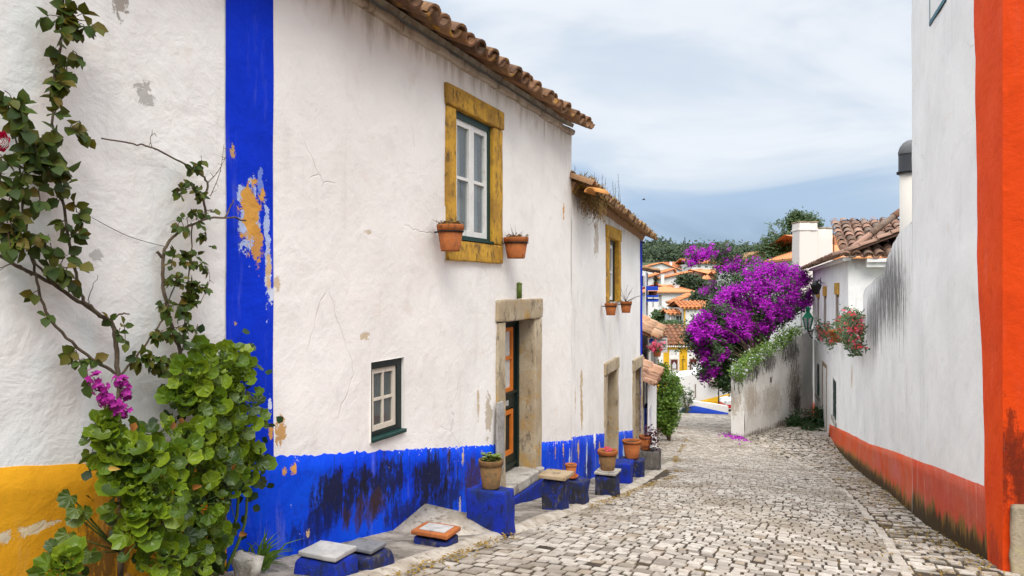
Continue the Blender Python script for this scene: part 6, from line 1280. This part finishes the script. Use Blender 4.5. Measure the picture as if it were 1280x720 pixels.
# ---------------------------------------------------------------- hanging sign, pink pot, parked car, bird, litter
YS = 22.9; X0, X1, Ys = ray(821.3, 0, YS).x, ray(834, 0, YS).x, YS; zt_, zb_ = ray(0, 422.3, YS).z, ray(0, 440.5, YS).z
sg_ = thing('hanging_sign', (X0, YS, zb_), 'pale hanging board sign with a few dark lines of lettering above the creeper', 'sign'); mb = MB(); mb.box(((X0 + X1) / 2, Ys, (zt_ + zb_) / 2), (X1 - X0, .04, zt_ - zb_)); mb.build('board', paint('faded_sign_board', (.50, .47, .45), (.3, .26, .25)), sg_)
mb = MB(); rq = random.Random(8)
for row, (py, n, hgt) in enumerate(((424.9, 7, .062), (428.8, 9, .03), (430.6, 8, .05), (434, 7, .03), (436.5, 9, .03))):
    z = ray(0, py, YS).z; w = (X1 - X0) * .82 / n
    for k in range(n):
        x = X0 + (X1 - X0) * .09 + w * (k + .5); mb.box((x, Ys - .022, z + rq.uniform(-.004, .004)), (w * rq.uniform(.5, .85), .006, hgt * rq.uniform(.7, 1.1)))
mb.build('lettering', plain('sign_lettering', (.08, .06, .07)), sg_); mb = MB(); mb.tube([(X0 - .35, YS, zt_ + .03), (X1, YS, zt_ + .03)], .02, 6); mb.build('bracket', M['iron'], sg_)
pp_ = W4.at(821.5, 443, .36); pk_ = pot(pp_ - U3 * .05, .11, .2, 'pot of bright pink flowers hanging in front of the hanging sign', 'terracotta', .2); mb = MB(); lm = MB()
for k in range(60):
    c = pp_ + Vector((rn.gauss(-.02, .07), rn.gauss(-.05, .08), .17 + rn.gauss(0, .055))); tuft(mb if rn.random() < .75 else lm, c, 6, .05, .035, rn)
mb.build('petals', M['pink_petal'], pk_); lm.build('foliage', M['tree_leaf'], pk_); mb = MB(); mb.tube([pp_ + U3 * .12, pp_ + U3 * .12 - W4.n3 * .45], .015, 6); mb.build('bracket', M['iron'], pk_)
cx0, cy0 = ray(902.5, 0, 43.6).x, 43.6; cg = prof(st(cx0 + 2, cy0)[0]) - .02
car = thing('parked_car', (cx0 + 2, cy0, cg), 'white parked car with a red lower stripe half hidden behind the retaining wall', 'car'); o = wloc(car) - Vector((2, 0, 0))
def sec(pts, y0, y1): return [o + Vector((x, y0, z)) for x, z in pts], Vector((0, y1 - y0, 0))
mb = MB(); mb.prism(*sec([(0.02, .35), (0, .62), (.12, .78), (1.0, .92), (1.55, 1.36), (1.8, 1.44), (3.1, 1.42), (3.75, 1.02), (3.95, .95), (4.0, .4), (3.9, .3), (.1, .3)], -.8, .8)); mb.build('body', paint('white_car_paint', (.78, .78, .78), None, .25), car)
mb = MB(); mb.prism(*sec([(-.015, .36), (-.015, .56), (4.015, .56), (4.015, .36)], -.815, .815)); mb.build('red_stripe', paint('red_car_paint', (.60, .01, .012), None, .3), car)
mb = MB(); mb.prism(*sec([(-.05, .16), (-.05, .35), (4.05, .35), (4.05, .16)], -.79, .79)); mb.build('bumper', plain('black_plastic', (.02, .02, .02)), car)
mb = MB(); mb.prism(*sec([(1.12, .95), (1.58, 1.33), (3.05, 1.36), (3.55, 1.03), (3.5, .97)], -.808, .808)); wn = mb.build('side_window', M['far_glass'], car); mb = MB(); mb.prism(*sec([(1.02, .96), (1.5, 1.355), (1.47, 1.375), (.98, .97)], -.7, .7)); mb.build('windscreen', M['far_glass'], car)
for yy in (-.62, .62):
    mb = MB(); mb.box(o + Vector((.03, yy, .68)), (.10, .26, .14)); mb.build('headlight', plain('lamp_glass', (.5, .5, .5), .1), car)
    for xx in (.75, 3.2):
        mb = MB(); cc_ = o + Vector((xx, yy * 1.24, .3)); mb.tube([cc_ - Vector((0, .1, 0)), cc_ + Vector((0, .1, 0))], .3, 18); wh = mb.build('wheel', plain('tyre_rubber', (.02, .02, .02), .9), car); mb = MB(); mb.tube([cc_ - Vector((0, .11, 0)), cc_ + Vector((0, .11, 0))], .18, 14); mb.build('rim', plain('wheel_rim', (.4, .4, .4), .4, .6), wh)
bd_ = ray(804.5, 249.5, 60); mb = MB(); mb.tube([bd_ + Vector((-.12, 0, 0)), bd_, bd_ + Vector((.14, 0, .03))], [.02, .05, .02], 6)
for s_ in (-1, 1): mb.poly([bd_ + Vector((-.05, 0, .02)), bd_ + Vector((.07, 0, .02)), bd_ + Vector((.03, s_ * .2, .12)), bd_ + Vector((-.02, s_ * .28, .06))])
tag(mb.build('bird', M['iron'], None, bd_), 'tiny dark bird flying in the grey sky', 'bird')
li = MB(); rq = random.Random(19)
for k in range(6500):
    s = rq.uniform(2.6, 26); m_ = rq.random()
    t = (interp(TL, s) + .055 + abs(rq.gauss(0, .07))) if m_ < .45 else (interp(TW, s) - abs(rq.gauss(.0, .22)) if m_ < .86 else interp(TR, s) + rq.gauss(.12, .14))
    if nz(s * .7, t * .3 + (9 if m_ > .45 else 0), 3) < -.05: continue
    x, y = xy(s, t); p = Vector((x, y, prof(s) + rise(x, y) + .024 + rq.uniform(0, .012))); d = Vector((rq.gauss(0, 1), rq.gauss(0, 1), rq.gauss(0, .15))); leaf(li, p, d, U3 + Vector((rq.gauss(0, .3), rq.gauss(0, .3), 0)), rq.uniform(.015, .045), .014, .3)
tag(li.build('leaf_litter', M['moss']), 'dry leaf litter and weeds gathered along the kerbs', 'litter', None, 'stuff')
pf_ = MB()
for k in range(260):
    s = rq.gauss(27.2, .8); t = interp(TR, s) - abs(rq.gauss(.1, .35)); x, y = xy(s, t); tuft(pf_, Vector((x, y, prof(s) + .035)), 1, .02, .04, rq)
tag(pf_.build('fallen_petals', M['boug']), 'fallen purple petals on the cobbles by the retaining wall corner', 'petals', None, 'stuff')

# ---------------------------------------------------------------- sky, sun, camera
w = bpy.data.worlds.new('World'); scene.world = w; w.use_nodes = True; nt = w.node_tree; nt.nodes.clear()
N = nt.nodes.new; L = nt.links.new
SUN = Vector((.07, -1.0, 1.3)).normalized(); el = math.asin(SUN.z); az = math.atan2(SUN.x, SUN.y)
sky = N('ShaderNodeTexSky'); sky.sky_type = 'NISHITA'; sky.sun_disc = False; sky.sun_elevation = el; sky.sun_rotation = az; sky.dust_density = 2
tc = N('ShaderNodeTexCoord'); sp = N('ShaderNodeSeparateXYZ'); L(tc.outputs['Generated'], sp.inputs[0])
mp = N('ShaderNodeMapping'); mp.inputs['Scale'].default_value = (1.0, 1.0, 2.6); mp.inputs['Location'].default_value = (.35, .1, .2); L(tc.outputs['Generated'], mp.inputs[0])
no = N('ShaderNodeTexNoise'); no.inputs['Scale'].default_value = 2.6; no.inputs['Detail'].default_value = 5; no.inputs['Roughness'].default_value = .5; no.inputs['Distortion'].default_value = .5; L(mp.outputs[0], no.inputs[0])
# a high bank of cloud, thinner and greyer towards the horizon
zr = N('ShaderNodeMapRange'); zr.interpolation_type = 'SMOOTHSTEP'; L(sp.outputs[2], zr.inputs[0]); zr.inputs[1].default_value = .03; zr.inputs[2].default_value = .23; zr.inputs[3].default_value = .0; zr.inputs[4].default_value = .36
am = N('ShaderNodeMath'); am.operation = 'MULTIPLY_ADD'; L(no.outputs[0], am.inputs[0]); am.inputs[1].default_value = 1.2; am.inputs[2].default_value = -.10
ad = N('ShaderNodeMath'); ad.operation = 'ADD'; L(am.outputs[0], ad.inputs[0]); L(zr.outputs[0], ad.inputs[1])
cr = N('ShaderNodeValToRGB'); cr.color_ramp.interpolation = 'EASE'; e = cr.color_ramp.elements; e[0].position = .36; e[0].color = (1.2, 1.68, 2.4, 1); e[1].position = 1.0; e[1].color = (3.85, 4.0, 4.2, 1)
for pos, c in ((.60, (1.85, 2.45, 3.3, 1)), (.80, (2.95, 3.3, 3.75, 1))): k = e.new(pos); k.color = c
L(ad.outputs[0], cr.inputs[0])
zb2 = N('ShaderNodeMapRange'); zb2.interpolation_type = 'SMOOTHSTEP'; L(sp.outputs[2], zb2.inputs[0]); zb2.inputs[1].default_value = .34; zb2.inputs[2].default_value = .85; zb2.inputs[3].default_value = 1; zb2.inputs[4].default_value = 4.0   # overcast is brighter overhead; boost added there, out of view, to light both walls
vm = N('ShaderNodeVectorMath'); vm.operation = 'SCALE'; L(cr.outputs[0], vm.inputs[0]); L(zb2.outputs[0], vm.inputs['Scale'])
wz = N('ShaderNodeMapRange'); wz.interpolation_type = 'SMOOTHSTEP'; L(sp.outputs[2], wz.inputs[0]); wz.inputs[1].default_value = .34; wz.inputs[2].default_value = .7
wm_ = N('ShaderNodeMix'); wm_.data_type = 'RGBA'; wm_.blend_type = 'MULTIPLY'; L(wz.outputs[0], wm_.inputs[0]); L(vm.outputs[0], wm_.inputs[6]); wm_.inputs[7].default_value = (1.03, .99, .94, 1)   # warm tint added to unseen overhead sky so white walls look less blue
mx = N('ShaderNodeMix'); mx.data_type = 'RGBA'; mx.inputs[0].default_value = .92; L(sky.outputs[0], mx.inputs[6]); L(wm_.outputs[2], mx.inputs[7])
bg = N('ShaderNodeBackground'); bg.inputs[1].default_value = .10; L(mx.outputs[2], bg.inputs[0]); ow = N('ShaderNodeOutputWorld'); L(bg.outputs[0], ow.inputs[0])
sl_ = bpy.data.lights.new('sun', 'SUN'); sl_.energy = 1.3; sl_.angle = math.radians(34); sl_.color = (1, .95, .87); so_ = bpy.data.objects.new('sun', sl_); COL.objects.link(so_); so_.rotation_euler = SUN.to_track_quat('Z', 'Y').to_euler(); so_.location = (0, 0, 60)
cam = bpy.data.cameras.new('camera'); cam.sensor_width = 36; cam.lens = 36 * F / 1280; cam.clip_start = .05; cam.clip_end = 4000; co = bpy.data.objects.new('camera', cam); COL.objects.link(co); co.rotation_euler = (math.radians(90), 0, 0); scene.camera = co
vs = scene.view_settings; vs.view_transform = 'Standard'; vs.look = 'None'; vs.exposure = 1.2; vs.gamma = 1; vs.use_curve_mapping = False
scene.cycles.use_denoising = True; scene.cycles.max_bounces = 8; scene.cycles.transparent_max_bounces = 8
